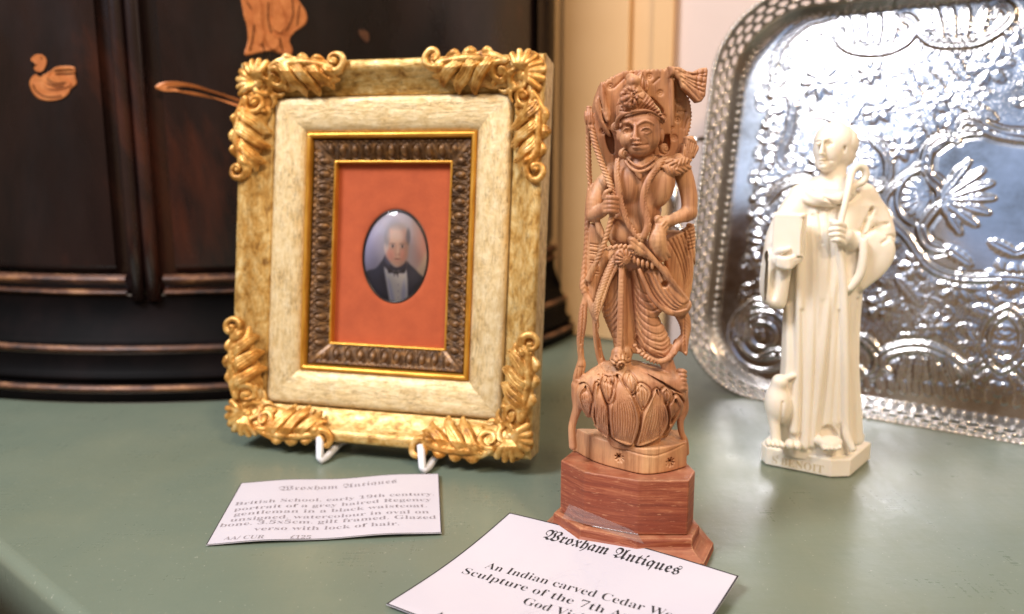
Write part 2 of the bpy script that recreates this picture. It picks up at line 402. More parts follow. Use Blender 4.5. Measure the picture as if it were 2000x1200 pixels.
# ------------------------------------------------------------------ signed distance carving
class Field:
    """A voxel field (mm) in which solids are joined, carved and then turned into one smooth surface."""
    def __init__(s, lo, hi, h):
        s.lo = np.array(lo, float); s.h = h
        s.n = np.ceil((np.array(hi) - s.lo) / h).astype(int) + 1
        s.D = np.full(s.n, 6.0, np.float32); s.L = np.zeros(s.n, np.uint8)
        s.ax = [(s.lo[i] + h * np.arange(s.n[i])).astype(np.float32) for i in range(3)]

    def box(s, lo, hi):
        sl = []
        for i in range(3):
            a = int(max(0, math.floor((lo[i] - s.lo[i]) / s.h))); b = int(min(s.n[i], math.ceil((hi[i] - s.lo[i]) / s.h) + 1))
            if b <= a: return None
            sl.append(slice(a, b))
        return tuple(sl)

    def xyz(s, sl):
        return s.ax[0][sl[0]][:, None, None], s.ax[1][sl[1]][None, :, None], s.ax[2][sl[2]][None, None, :]

    def put(s, fn, lo, hi, lab, k=.6):
        p = k + 1.6
        sl = s.box(np.array(lo) - p, np.array(hi) + p)
        if sl is None: return
        d = fn(*s.xyz(sl)).astype(np.float32); D = s.D[sl]
        d = np.broadcast_to(d, D.shape)
        if lab is not None:
            L = s.L[sl]; L[d < D] = lab
        if k > 0:
            hh = np.clip(.5 + .5 * (D - d) / k, 0, 1); s.D[sl] = D + (d - D) * hh - k * hh * (1 - hh)
        else: s.D[sl] = np.minimum(D, d)

    def cut(s, fn, lo, hi, k=.2):
        sl = s.box(np.array(lo) - 1.5, np.array(hi) + 1.5)
        if sl is None: return
        d = -fn(*s.xyz(sl)).astype(np.float32); D = s.D[sl]
        d = np.broadcast_to(d, D.shape)
        hh = np.clip(.5 - .5 * (D - d) / k, 0, 1); s.D[sl] = D + (d - D) * hh + k * hh * (1 - hh)

    # ---- solids
    def ell(s, c, r, lab, k=.6, rot=0.0, rz=0.0, cut=False):
        c = np.asarray(c, float); r = np.asarray(r, float); ca, sa = math.cos(rot), math.sin(rot); cz, sz = math.cos(rz), math.sin(rz)

        def fn(x, y, z):
            X, Y, Z = x - c[0], y - c[1], z - c[2]
            X, Z = X * ca + Z * sa, -X * sa + Z * ca
            X, Y = X * cz + Y * sz, -X * sz + Y * cz
            k0 = np.sqrt((X / r[0]) ** 2 + (Y / r[1]) ** 2 + (Z / r[2]) ** 2)
            k1 = np.sqrt((X / r[0] ** 2) ** 2 + (Y / r[1] ** 2) ** 2 + (Z / r[2] ** 2) ** 2)
            return k0 * (k0 - 1) / np.maximum(k1, 1e-5)
        m = max(r)
        (s.cut(fn, c - m, c + m, k) if cut else s.put(fn, c - m, c + m, lab, k))

    def tube(s, pts, rad, lab, k=.5, n=5, cut=False, flat=1.0):
        P = np.asarray(pts, float)
        R = np.asarray(rad if hasattr(rad, '__len__') else [rad] * len(P), float)
        Q = np.column_stack([P, R]); Q = crom(Q, n) if len(P) > 2 else Q
        P, R = Q[:, :3], Q[:, 3]; m = R.max()

        def fn(x, y, z):
            best = None
            for i in range(len(P) - 1):
                a, b = P[i], P[i + 1]; ba = b - a; l2 = max(ba @ ba, 1e-9)
                X, Y, Z = x - a[0], y - a[1], z - a[2]
                t = np.clip((X * ba[0] + Y * ba[1] + Z * ba[2]) / l2, 0, 1)
                d = np.sqrt((X - t * ba[0]) ** 2 + ((Y - t * ba[1]) / flat) ** 2 + (Z - t * ba[2]) ** 2) - (R[i] + t * (R[i + 1] - R[i]))
                best = d if best is None else np.minimum(best, d)
            return best
        lo, hi = P.min(0) - m, P.max(0) + m
        (s.cut(fn, lo, hi, k) if cut else s.put(fn, lo, hi, lab, k))

    def rbox(s, c, half, rz, lab, k=.3, r=.3):
        c = np.asarray(c, float); ca, sa = math.cos(rz), math.sin(rz)

        def fn(x, y, z):
            X, Y, Z = x - c[0], y - c[1], z - c[2]
            X, Y = X * ca + Y * sa, -X * sa + Y * ca
            q = [np.abs(X) - half[0] + r, np.abs(Y) - half[1] + r, np.abs(Z) - half[2] + r]
            return np.sqrt(np.maximum(q[0], 0) ** 2 + np.maximum(q[1], 0) ** 2 + np.maximum(q[2], 0) ** 2) + np.minimum(np.maximum(np.maximum(q[0], q[1]), q[2]), 0) - r
        m = np.array([max(half[0], half[1])] * 2 + [half[2]])
        s.put(fn, c - m, c + m, lab, k)

    @staticmethod
    def poly2(P, x, z):
        P = np.asarray(P, float); d = None; sg = np.ones(np.broadcast(x, z).shape)
        for i in range(len(P)):
            a, b = P[i], P[i - 1]; e = b - a
            wx, wz = x - a[0], z - a[1]
            t = np.clip((wx * e[0] + wz * e[1]) / max(e @ e, 1e-9), 0, 1)
            q = (wx - e[0] * t) ** 2 + (wz - e[1] * t) ** 2
            d = q if d is None else np.minimum(d, q)
            c1, c2, c3 = z >= a[1], z < b[1], e[0] * wz > e[1] * wx
            sg = np.where((c1 & c2 & c3) | (~c1 & ~c2 & ~c3), -sg, sg)
        return sg * np.sqrt(d)

    def plate(s, P, y0, y1, lab, k=.4, r=.5, bulge=0.0, bw=4.0, cut=False, slope=(0, 0)):
        """outline P (x,z in mm) extruded from y0 (front) to y1; bulge swells the front towards the middle"""
        P = np.asarray(P, float)

        def fn(x, y, z):
            d2 = Field.poly2(P, x, z)
            t = np.clip(-d2 / bw, 0, 1); yf = y0 - bulge * (1 - (1 - t) ** 2) + slope[0] * (x - P[:, 0].mean()) + slope[1] * (z - P[:, 1].mean())
            dy = np.maximum(yf - y, y - y1)
            a, b = d2 + r, dy + r
            return np.minimum(np.maximum(a, b), 0) + np.sqrt(np.maximum(a, 0) ** 2 + np.maximum(b, 0) ** 2) - r
        lo = [P[:, 0].min(), min(y0 - bulge, y1) - abs(slope[0]) * 8 - abs(slope[1]) * 8, P[:, 1].min()]; hi = [P[:, 0].max(), max(y1, y0), P[:, 1].max()]
        (s.cut(fn, lo, hi, k) if cut else s.put(fn, lo, hi, lab, k))

    # ---- carving on the front, seen along y
    def carve(s, lab, P, fn2, pad, ymax=None):
        """adds fn2(s_along, side, dist) (mm, + = into the wood) on material of label lab round polyline P (x,z)"""
        P = np.asarray(P, float)
        sl = s.box([P[:, 0].min() - pad, -1e3, P[:, 1].min() - pad], [P[:, 0].max() + pad, ymax if ymax is not None else 1e3, P[:, 1].max() + pad])
        if sl is None: return
        x = s.ax[0][sl[0]][:, None].astype(float); z = s.ax[2][sl[2]][None, :].astype(float)
        bd = bs = bt = None; acc = 0.0
        for i in range(len(P) - 1):
            a, e = P[i], P[i + 1] - P[i]; ln = math.hypot(*e)
            if ln < 1e-6: continue
            wx, wz = x - a[0], z - a[1]; t = np.clip((wx * e[0] + wz * e[1]) / ln ** 2, 0, 1)
            d = np.hypot(wx - e[0] * t, wz - e[1] * t); sd = (e[0] * wz - e[1] * wx) / ln; sa = acc + t * ln
            if bd is None: bd, bs, bt = d, sa, sd
            else:
                m = d < bd; bd = np.where(m, d, bd); bs = np.where(m, sa, bs); bt = np.where(m, sd, bt)
            acc += ln
        if bd is None: return
        g = fn2(bs, bt, bd).astype(np.float32)[:, None, :]
        D = s.D[sl]
        if lab is None: D += g
        else:
            L = s.L[sl]; labs = lab if isinstance(lab, (list, tuple)) else [lab]
            D += np.where(np.isin(L, labs), g, 0)

    def groove(s, lab, P, w=.35, depth=.5, ymax=None):
        w = max(w, .26); depth = depth * 1.25
        s.carve(lab, P, lambda a, t, d: depth * np.exp(-(d / w) ** 2), w * 3, ymax)

    def ring(s, lab, c, r, w=.25, depth=.4, ymax=None):
        a = np.linspace(0, 2 * math.pi, 19)
        s.groove(lab, np.column_stack([c[0] + r * np.cos(a), c[1] + r * np.sin(a)]), w, depth, ymax)

    def hatch(s, lab, P, half, pitch, depth, slant=1.0, vee=True, ymax=None, mid=0.0):
        def fn(a, t, d):
            ph = a - (np.abs(t) if vee else t) * slant
            c = .5 + .5 * np.cos(2 * math.pi * ph / pitch)
            return depth * c ** 2 * np.clip((half - d) / .3, 0, 1) + mid * np.exp(-(d / .3) ** 2)
        s.carve(lab, P, fn, half + .5, ymax)

    def front(s, x, z):
        i = int(round((x - s.lo[0]) / s.h)); k = int(round((z - s.lo[2]) / s.h)); col = s.D[i, :, k]; w = np.where(col < 0)[0]
        if not len(w): return 0.0
        j = w[0]
        if j == 0: return float(s.ax[1][0])
        return float(s.ax[1][j] - s.h * col[j] / (col[j] - col[j - 1]) * 1.0) if col[j] != col[j - 1] else float(s.ax[1][j])

    # ---- surface
    def surface(s):
        D = s.D; S = D < 0
        n = np.array(S.shape) - 1
        cnt = np.zeros(n, np.uint8); cor = [(i, j, k) for i in (0, 1) for j in (0, 1) for k in (0, 1)]
        for c in cor: cnt += S[c[0]:c[0] + n[0], c[1]:c[1] + n[1], c[2]:c[2] + n[2]]
        I = np.argwhere((cnt > 0) & (cnt < 8)); idx = np.full(n, -1, np.int64); idx[tuple(I.T)] = np.arange(len(I))
        V = np.zeros((len(I), 3)); C = np.zeros(len(I))
        val = {c: D[I[:, 0] + c[0], I[:, 1] + c[1], I[:, 2] + c[2]].astype(float) for c in cor}
        for c in cor:
            for a in range(3):
                if c[a]: continue
                e = list(c); e[a] = 1; e = tuple(e); v0, v1 = val[c], val[e]; m = (v0 < 0) != (v1 < 0)
                t = np.where(m, v0 / np.where(m, v0 - v1, 1), 0)
                P = np.array(c, float)[None].repeat(len(I), 0); P[:, a] += t; V += P * m[:, None]; C += m
        V = V / C[:, None] + I; lab = s.L[tuple(I.T)]
        fs = []
        for a in range(3):
            b, c = (a + 1) % 3, (a + 2) % 3
            sl0 = [slice(1, -1)] * 3; sl1 = [slice(1, -1)] * 3; sl0[a] = slice(0, -1); sl1[a] = slice(1, None)
            A, B = S[tuple(sl0)], S[tuple(sl1)]
            E = np.argwhere(A != B); inside = A[tuple(E.T)]
            off = np.ones(3, int); off[a] = 0; E = E + off
            def at(db, dc):
                q = E.copy(); q[:, b] += db; q[:, c] += dc; return idx[tuple(q.T)]
            Q = np.column_stack([at(-1, -1), at(0, -1), at(0, 0), at(-1, 0)])
            Q[~inside] = Q[~inside][:, ::-1]; fs.append(Q)
        Fc = np.concatenate(fs); Fc = Fc[(Fc >= 0).all(1)]
        return s.lo + V * s.h, Fc, lab

    def smooth(s, it=1):
        for _ in range(it):
            D = s.D
            for a in range(3):
                D = (np.roll(D, 1, a) + 2 * D + np.roll(D, -1, a)) / 4
            s.D = D


def label_parts(V, Fc, lab, groups, parent, mats, scale=.001, owner=None):
    """splits one carved surface into its parts: groups = {part name: labels}"""
    fl = lab[Fc].max(1); out = {}
    for name, labs in groups:
        m = np.isin(fl, labs); f = Fc[m]
        if not len(f): continue
        u, inv = np.unique(f, return_inverse=True)
        out[name] = mesh_obj(name, V[u] * scale, inv.reshape(f.shape), mats, parent)
    return out

# ------------------------------------------------------------------ table
def build_table():
    d = np.array([0.0479, -0.0413]); d /= np.linalg.norm(d); p = np.array([-.1865, .2784])
    A = p - d * .75; B = p + d * .36
    pts = [A, B, (1.2, -.10), (1.2, .35), (1.0, .9), (-.2, 1.0)]
    bm = bmesh.new(); prism(bm, pts, -.028, 0.0)
    es = [e for e in bm.edges if all(abs(v.co.z) < 1e-6 for v in e.verts)]
    bmesh.ops.bevel(bm, geom=es, offset=.0052, segments=6, affect='EDGES', profile=.5)
    root = empty('display_table')
    tag(root, 'sage green painted table under the antiques, its rounded edge at lower left', 'table')
    o = bm_obj('table_top', bm, MT['green'], root, True)
    n = np.array([-d[1], d[0]])
    if n @ (np.array([.2, .5]) - p) < 0: n = -n
    q = [A + n * .0025, B + n * .0025, (1.15, -.05), (1.15, .3), (.95, .85), (-.2, .95)]
    bm = bmesh.new(); prism(bm, q, -.16, -.0285); bm_obj('table_side', bm, MT['green'], root)


def build_wall():
    w0, w1 = on_z(1177, 658), on_z(1359, 682); d = (w1 - w0) / np.linalg.norm(w1 - w0); n = np.array([-d[1], d[0], 0])
    if n[1] < 0: n = -n
    def quad(s0, s1, off, th, z1, name, m, kind=True, z0=0.0005):
        a = w0 + d * s0 + n * off; b = w0 + d * s1 + n * off
        bm = bmesh.new(); prism(bm, [a[:2], b[:2], (b + n * th)[:2], (a + n * th)[:2]], z0, z1, .0015 if not kind else 0)
        o = bm_obj(name, bm, m); o['kind'] = 'structure'; return o
    quad(-.8, .9, 0, .02, .9, 'wall', MT['wall'])
    quad(-.25, .055, -.004, .0035, .9, 'wall_moulding', MT['cream'], False)
    quad(-.035, .022, -.010, .0055, .9, 'wall_moulding', MT['cream'], False)
    quad(.040, .0565, -.0085, .004, .9, 'wall_moulding', MT['cream'], False)


# ------------------------------------------------------------------ black lacquer cabinet
def build_cabinet():
    cx, cy = -.232, .7675
    root = empty('lacquer_cabinet', (cx, cy, 0))
    tag(root, 'bow fronted black lacquer cabinet with gold painted figures standing behind the gilt frame', 'cabinet')
    zat = lambda py, r=.300: on_y(230, py, cy - r)[2]
    a0, a1 = math.radians(170), math.radians(370)

    def lathe(name, prof, m, ang=(a0, a1), n=160, par=root):
        A = np.linspace(ang[0], ang[1], n); V = []; Fc = []
        for r, z in prof: V += [(r * math.cos(t), r * math.sin(t), z) for t in A]
        K = len(prof)
        for j in range(K - 1):
            for i in range(n - 1):
                p = j * n + i; Fc.append((p, p + 1, p + n + 1, p + n))
        return mesh_obj(name, V, Fc, m, par)
    z = {k: zat(v) for k, v in dict(b0=790, l1a=766, l1b=752, g0=748, g1=735, l2a=695, l2b=680, c1=600, l3a=588, l3b=575, l4a=566, l4b=545).items()}
    R = .303

    def bead(r, za, zb, n=7, dep=.004):
        return [(r + dep * math.sin(math.pi * k / n), za + (zb - za) * k / n) for k in range(n + 1)]
    lathe('base_plinth', [(R - .002, .0004), (R, .002), (R, z['l1a'])], MT['blacklac'])
    lathe('gilt_line', bead(R - .001, z['l1a'], z['l1b'], dep=.002), MT['giltline'])
    lathe('base_plinth', [(R - .001, z['l1b']), (R - .006, z['l1b'] + .001), (R - .006, z['g0']), (R - .002, (z['g0'] + z['g1']) / 2), (R - .004, z['g1']), (R - .007, z['g1'] + .002), (R - .007, z['l2a'])], MT['blacklac'])
    lathe('gilt_line', bead(R - .008, z['l2a'], z['l2b'], dep=.002), MT['giltline'])
    cove = [(R - .008, z['l2b'])] + [(R - .010 - .011 * math.sin(t * math.pi / 2), z['l2b'] + (z['l3a'] - z['l2b']) * t) for t in np.linspace(.02, 1, 10)]
    lathe('base_cove', cove, MT['blacklac'])
    br = R - .021
    half = math.radians(6.5); mid = math.atan2(-1, 0)
    pil = math.atan2(on_y(262, 400, .478)[1] - cy, on_y(262, 400, .478)[0] - cx) % (2 * math.pi)
    w = .011 / br
    for ang in ((a0, pil - w), (pil + w, a1)):
        lathe('gilt_line', bead(br, z['l3a'], z['l3b'], dep=.0025), MT['giltline'], ang, 90)
        lathe('gilt_line', bead(br, z['l4a'], z['l4b'], dep=.0032), MT['giltline'], ang, 90)
        lathe('cabinet_rail', [(br, z['l3b']), (br - .002, z['l3b'] + .001), (br - .002, z['l4a']), (br, z['l4a'])], MT['lacquer'], ang, 90)
    ztop = .55
    lathe('cabinet_body', [(br - .006, z['l3a']), (br - .006, ztop)], MT['lacquer'])
    for ang in ((a0, pil - w * 1.5), (pil + w * 1.5, pil + 1.02), (pil + 1.06, a1)):
        da = .004
        lathe('door_panel', [(br - .006, z['l4b'] - .001), (br - .002, z['l4b'] + .003), (br - .001, z['l4b'] + .006), (br - .001, ztop)], MT['lacquer'], (ang[0] + da, ang[1] - da), 90)
    bm = bmesh.new()
    for s in (-1, 1):
        a = pil + s * .0045 / br
        tube(bm, [(br * math.cos(a), br * math.sin(a), zz) for zz in np.linspace(z['c1'] + .001, ztop, 12)], .0042, 12)
    bm_obj('reeded_pilaster', bm, MT['lacquer'], root, True)

    # painted chinoiserie: raised gold shapes that follow the bowed front
    def onto(px, py, r):
        rr = ray(px, py); ox, oy = -cx, -cy
        A = rr[0] ** 2 + rr[1] ** 2; B = 2 * (rr[0] * ox + rr[1] * oy); Cc = ox * ox + oy * oy - r * r
        t = (-B - math.sqrt(B * B - 4 * A * Cc)) / (2 * A); P = _C + rr * t; return P - np.array([cx, cy, 0])

    def decal(name, outlines, hgt=.0007, strokes=(), m=MT['chinoiserie'], r=br - .001):
        bm = bmesh.new()
        for pts in outlines:
            P = crom(pts, 4, True); c = P.mean(0)
            lo = [bm.verts.new(onto(*p, r + .0002)) for p in P]
            hi = [bm.verts.new(onto(*(c + (p - c) * .95), r + hgt)) for p in P]
            N = len(P)
            for i in range(N): bm.faces.new((lo[i], lo[(i + 1) % N], hi[(i + 1) % N], hi[i]))
            f = bm.faces.new(hi)
            bmesh.ops.triangulate(bm, faces=[f])
        k = len(bm.faces)
        for pts in strokes: tube(bm, [onto(*p, r + hgt + .0001) for p in crom(np.array(pts, float), 5)], .0003, 6)
        bm.faces.ensure_lookup_table()
        for i in range(k, len(bm.faces)): bm.faces[i].material_index = 1
        o = bm_obj(name, bm, m, root, False); o.data.materials.append(MT['blacklac']); return o
    decal('painted_duck', [[(60, 117), (68, 108), (82, 107), (91, 117), (90, 128), (83, 140), (72, 141), (66, 133), (72, 127), (66, 122)],
                           [(58, 160), (68, 146), (78, 152), (84, 157), (92, 150), (108, 132), (144, 131), (147, 150), (150, 164), (138, 175), (134, 184), (120, 194), (96, 198), (75, 193), (62, 178)]], .0007, [[(64, 165), (72, 180), (92, 190), (120, 188)], [(80, 112), (82, 116)], [(106, 138), (146, 136)], [(108, 145), (148, 143)], [(72, 142), (80, 150)], [(62, 128), (72, 127)]])
    decal('painted_duck_wing', [[(82, 160), (94, 150), (112, 147), (128, 152), (140, 165), (122, 173), (98, 175), (86, 170)]], .0013, [[(92, 154), (106, 163), (128, 162)], [(92, 162), (108, 169), (124, 168)]])
    decal('painted_figure', [[(470, -60), (540, -80), (585, -40), (578, -10), (598, 25), (596, 48), (570, 66), (562, 74), (571, 96), (568, 108), (548, 106), (530, 100), (505, 104), (478, 108), (484, 80), (482, 50), (474, 20)]], .0007, [[(482, 4), (496, 30), (494, 70), (488, 100)], [(524, 5), (524, 40), (530, 66)], [(570, -10), (572, 30), (560, 60)], [(500, 60), (512, 84), (516, 102)], [(546, 74), (552, 100)], [(585, 10), (580, 50)]])
    decal('painted_sash', [[(492, -20), (510, 10), (506, 45), (516, 66), (508, 92), (500, 60), (492, 30)], [(530, -20), (552, 20), (560, 50), (545, 66), (530, 50), (536, 20)], [(520, 66), (545, 72), (540, 96), (525, 92)]], .0016)
    decal('painted_branch', [[(303, 170), (318, 161), (345, 160), (380, 166), (420, 179), (468, 194), (520, 214), (520, 224), (468, 210), (425, 194), (395, 184), (360, 178), (318, 178)]], .0007, [[(325, 172), (360, 170), (400, 178), (440, 192)]])
    decal('painted_rock', [[(700, 62), (708, 58), (720, 66), (719, 84), (709, 78)]], .0006, m=MT['giltline'])

# ------------------------------------------------------------------ gilt picture frame
FO = np.array([-.0659, .3700, .008]); FYAW, FLEAN = math.radians(14.51), math.radians(8.65)
FU = np.array([math.cos(FYAW), -math.sin(FYAW), 0]); _b = np.array([math.sin(FYAW), math.cos(FYAW), 0])
FV = np.array([0, 0, math.cos(FLEAN)]) + math.sin(FLEAN) * _b; FN = np.cross(FU, FV)
FW, FH = 76.5, 182.3


def frame_matrix():
    return Matrix(((FU[0], FV[0], FN[0], FO[0]), (FU[1], FV[1], FN[1], FO[1]), (FU[2], FV[2], FN[2], FO[2]), (0, 0, 0, 1)))


def on_frame(px, py, off=0.0):
    P = on_plane(px, py, FO + FN * off * .001, FN) - FO
    return np.array([P @ FU, P @ FV]) * 1000


def sweep(name, prof, m, root, step=None, disp=None):
    """mitred moulding round the rectangle; prof = (inset, height) in mm from the outer edge"""
    V, Fc, UV = [], [], []
    prof = np.array(prof, float)
    acc = np.concatenate([[0], np.cumsum(np.hypot(*np.diff(prof, axis=0).T))])
    sides = [((-1, 0), (1, 0)), ((1, 0), (1, 1)), ((1, 1), (-1, 1)), ((-1, 1), (-1, 0))]
    for si, (s0, s1) in enumerate(sides):
        base = len(V); K = len(prof)
        ns = 2 if step is None else max(2, int((2 * FW if si % 2 == 0 else FH) / step))
        for i in range(ns):
            t = i / (ns - 1)
            for j, (ins, hh) in enumerate(prof):
                def corner(c): return np.array([c[0] * (FW - ins), ins if c[1] == 0 else FH - ins])
                A, B = corner(s0), corner(s1); L = np.linalg.norm(B - A)
                p = A + (B - A) * t; ext = 0
                if disp is not None: ext = disp((t - .5) * L, L, j, ins)
                V.append((p[0], p[1], hh + ext)); UV.append(((t - .5) * L * .012 + si * 7.3, acc[j] * .012 + si))
        for i in range(ns - 1):
            for j in range(K - 1):
                a = base + i * K + j; Fc.append((a, a + K, a + K + 1, a + 1))
    o = mesh_obj(name, np.array(V) * .001, Fc, m, root, True, UV)
    return o


def corner_ornament():
    f = Field((-6, -6, -3), (62, 62, 6.5), .3)
    T = lambda pts, rad, flat=1.0, k=.5: f.tube([(p[0], p[1], p[2]) for p in pts], rad, 1, k, 4)

    def arm(sw):
        q = (lambda a, b, c: (a, b, c)) if not sw else (lambda a, b, c: (b, a, c))
        tb = lambda pts, rad, k=.45: T([q(*p) for p in pts], rad, k=k)
        # bed of the ornament
        for a, b, r in ((8, 8, 7.5), (16, 8.5, 7.5), (24, 8, 7.2), (32, 7.2, 7.0), (40, 6.4, 6.2), (47, 5.2, 4.6), (53, 4, 3.2)):
            f.ell(q(a, b, -.6), q(r * 1.15, r, 1.9), 1, .8)
        # C scroll next to the corner
        sp = [(20 + (5.6 - .62 * t) * math.cos(-1.9 + t * .95), 9.5 + (5.2 - .55 * t) * math.sin(-1.9 + t * .95), 2.3 + .12 * t) for t in np.arange(0, 8.6, .8)]
        tb([(38, 2.2, 1.4), (31, .2, 2.0), (25, 1.2, 2.3)] + sp, [.7, 1.2, 1.5] + [1.5 - .07 * i for i in range(len(sp))])
        f.ell(q(20, 9.6, 2.4), q(1.6, 1.6, 1.6), 1, .3)
        # inner lip scroll, bridging towards the mitre
        tb([(13.5, 16.5, 1.2), (16, 13.6, 1.8), (15.4, 10, 2.2), (12.4, 8.6, 2.2)], [.8, 1.3, 1.4, 1.0])
        tb([(22, 16, .8), (19, 17, 1.2), (16, 15.4, 1.5)], [.5, 1.0, 1.0])
        # acanthus leaves: broad fluted lobes that leave the outer rib and curl over inward
        for i, (a, L, wd) in enumerate(((25, 12.5, 2.7), (32.5, 12.0, 2.9), (40, 9.6, 2.6))):
            p = [(a - 3.5, 3.0, 1.4), (a + .5, 4.4, 2.8), (a + 4.6, 3 + L * .55, 3.2), (a + 8.0, 3 + L * .85, 2.0), (a + 8.6, 3 + L * 1.05, .4)]
            tb(p, [1.2, wd, wd, wd * .8, .9])
            for o in (-1.15, .15, 1.35):
                f.tube([q(x_ + o * .8, y_ - o * .6, z_ + wd * (.92 if 0 < k_ < 4 else .5)) for k_, (x_, y_, z_) in enumerate(p)], [.3, .55, .6, .5, .3], 1, .3, 4, True)
        # smaller lobes tucked between them
        for a, L in ((30.5, 8), (38, 7.5), (45.5, 6.0)):
            tb([(a, 3.6, 2.0), (a + 3.2, 4.6 + L * .25, 3.6), (a + 5.4, 3 + L * .9, 2.2)], [.9, 1.5, .8])
        # scalloped outer edge
        for i, (a, r_) in enumerate(((27.5, 1.9), (35.5, 2.3), (43, 1.8))):
            tb([(a - 3.6, 1.6, 1.2), (a, -.7 - .3 * (i == 1), 2.0), (a + 3.6, 1.2, 1.4)], [.8, r_, .8])
        # outer rib sweeping into the end volute
        tb([(19, 3.6, 1.6), (28, 2.6, 3.2), (38, 2.0, 3.4), (47, 3.4, 2.8), (52.5, 6.4, 2.2)], [1.2, 1.5, 1.7, 1.7, 1.3])
        cs = [(52.5 + (5.0 - .58 * t) * math.cos(1.5 - t), 1.6 + (4.8 - .56 * t) * math.sin(1.5 - t), 2.2 + .16 * t) for t in np.arange(0, 7.0, .7)]
        tb([(45, 5.2, 2.2), (49, 6.6, 2.2)] + cs, [1.0, 1.4] + [1.75 - .09 * i for i in range(len(cs))])
        f.ell(q(52.5, 1.6, 2.6), q(1.5, 1.5, 1.6), 1, .3)
        tb([(44, 7, 1.6), (48.5, 9.6, 1.9), (52.6, 9.6, .8)], [1.0, 1.7, .8])
        for (a, b) in ((24, 13.5), (22, 4.6), (48, 2.2)):
            f.ell(q(a, b, 2.0), q(1.3, 1.3, 1.4), 1, .3)
    arm(False); arm(True)
    # shell on the mitre
    for t in np.linspace(-.55, 2.12, 8):
        dx, dy = -math.cos(t), -math.sin(t)
        L = 9.6
        T([(10.5, 10.5, 2.2), (10.5 + dx * L * .55, 10.5 + dy * L * .55, 3.0), (10.5 + dx * L * 1.05, 10.5 + dy * L * 1.05, 1.6)], [.8, 1.7, 1.6])
    f.ell((10.8, 10.8, 2.6), (2, 2, 1.7), 1, .4)
    for (a, b) in ((14.5, 14.5), (17, 17), (5, 5.2), (2.5, 7), (7, 2.5)): f.ell((a, b, 1.6), (1.4, 1.4, 1.3), 1, .4)
    V, Fc, L = f.surface()
    return V, Fc


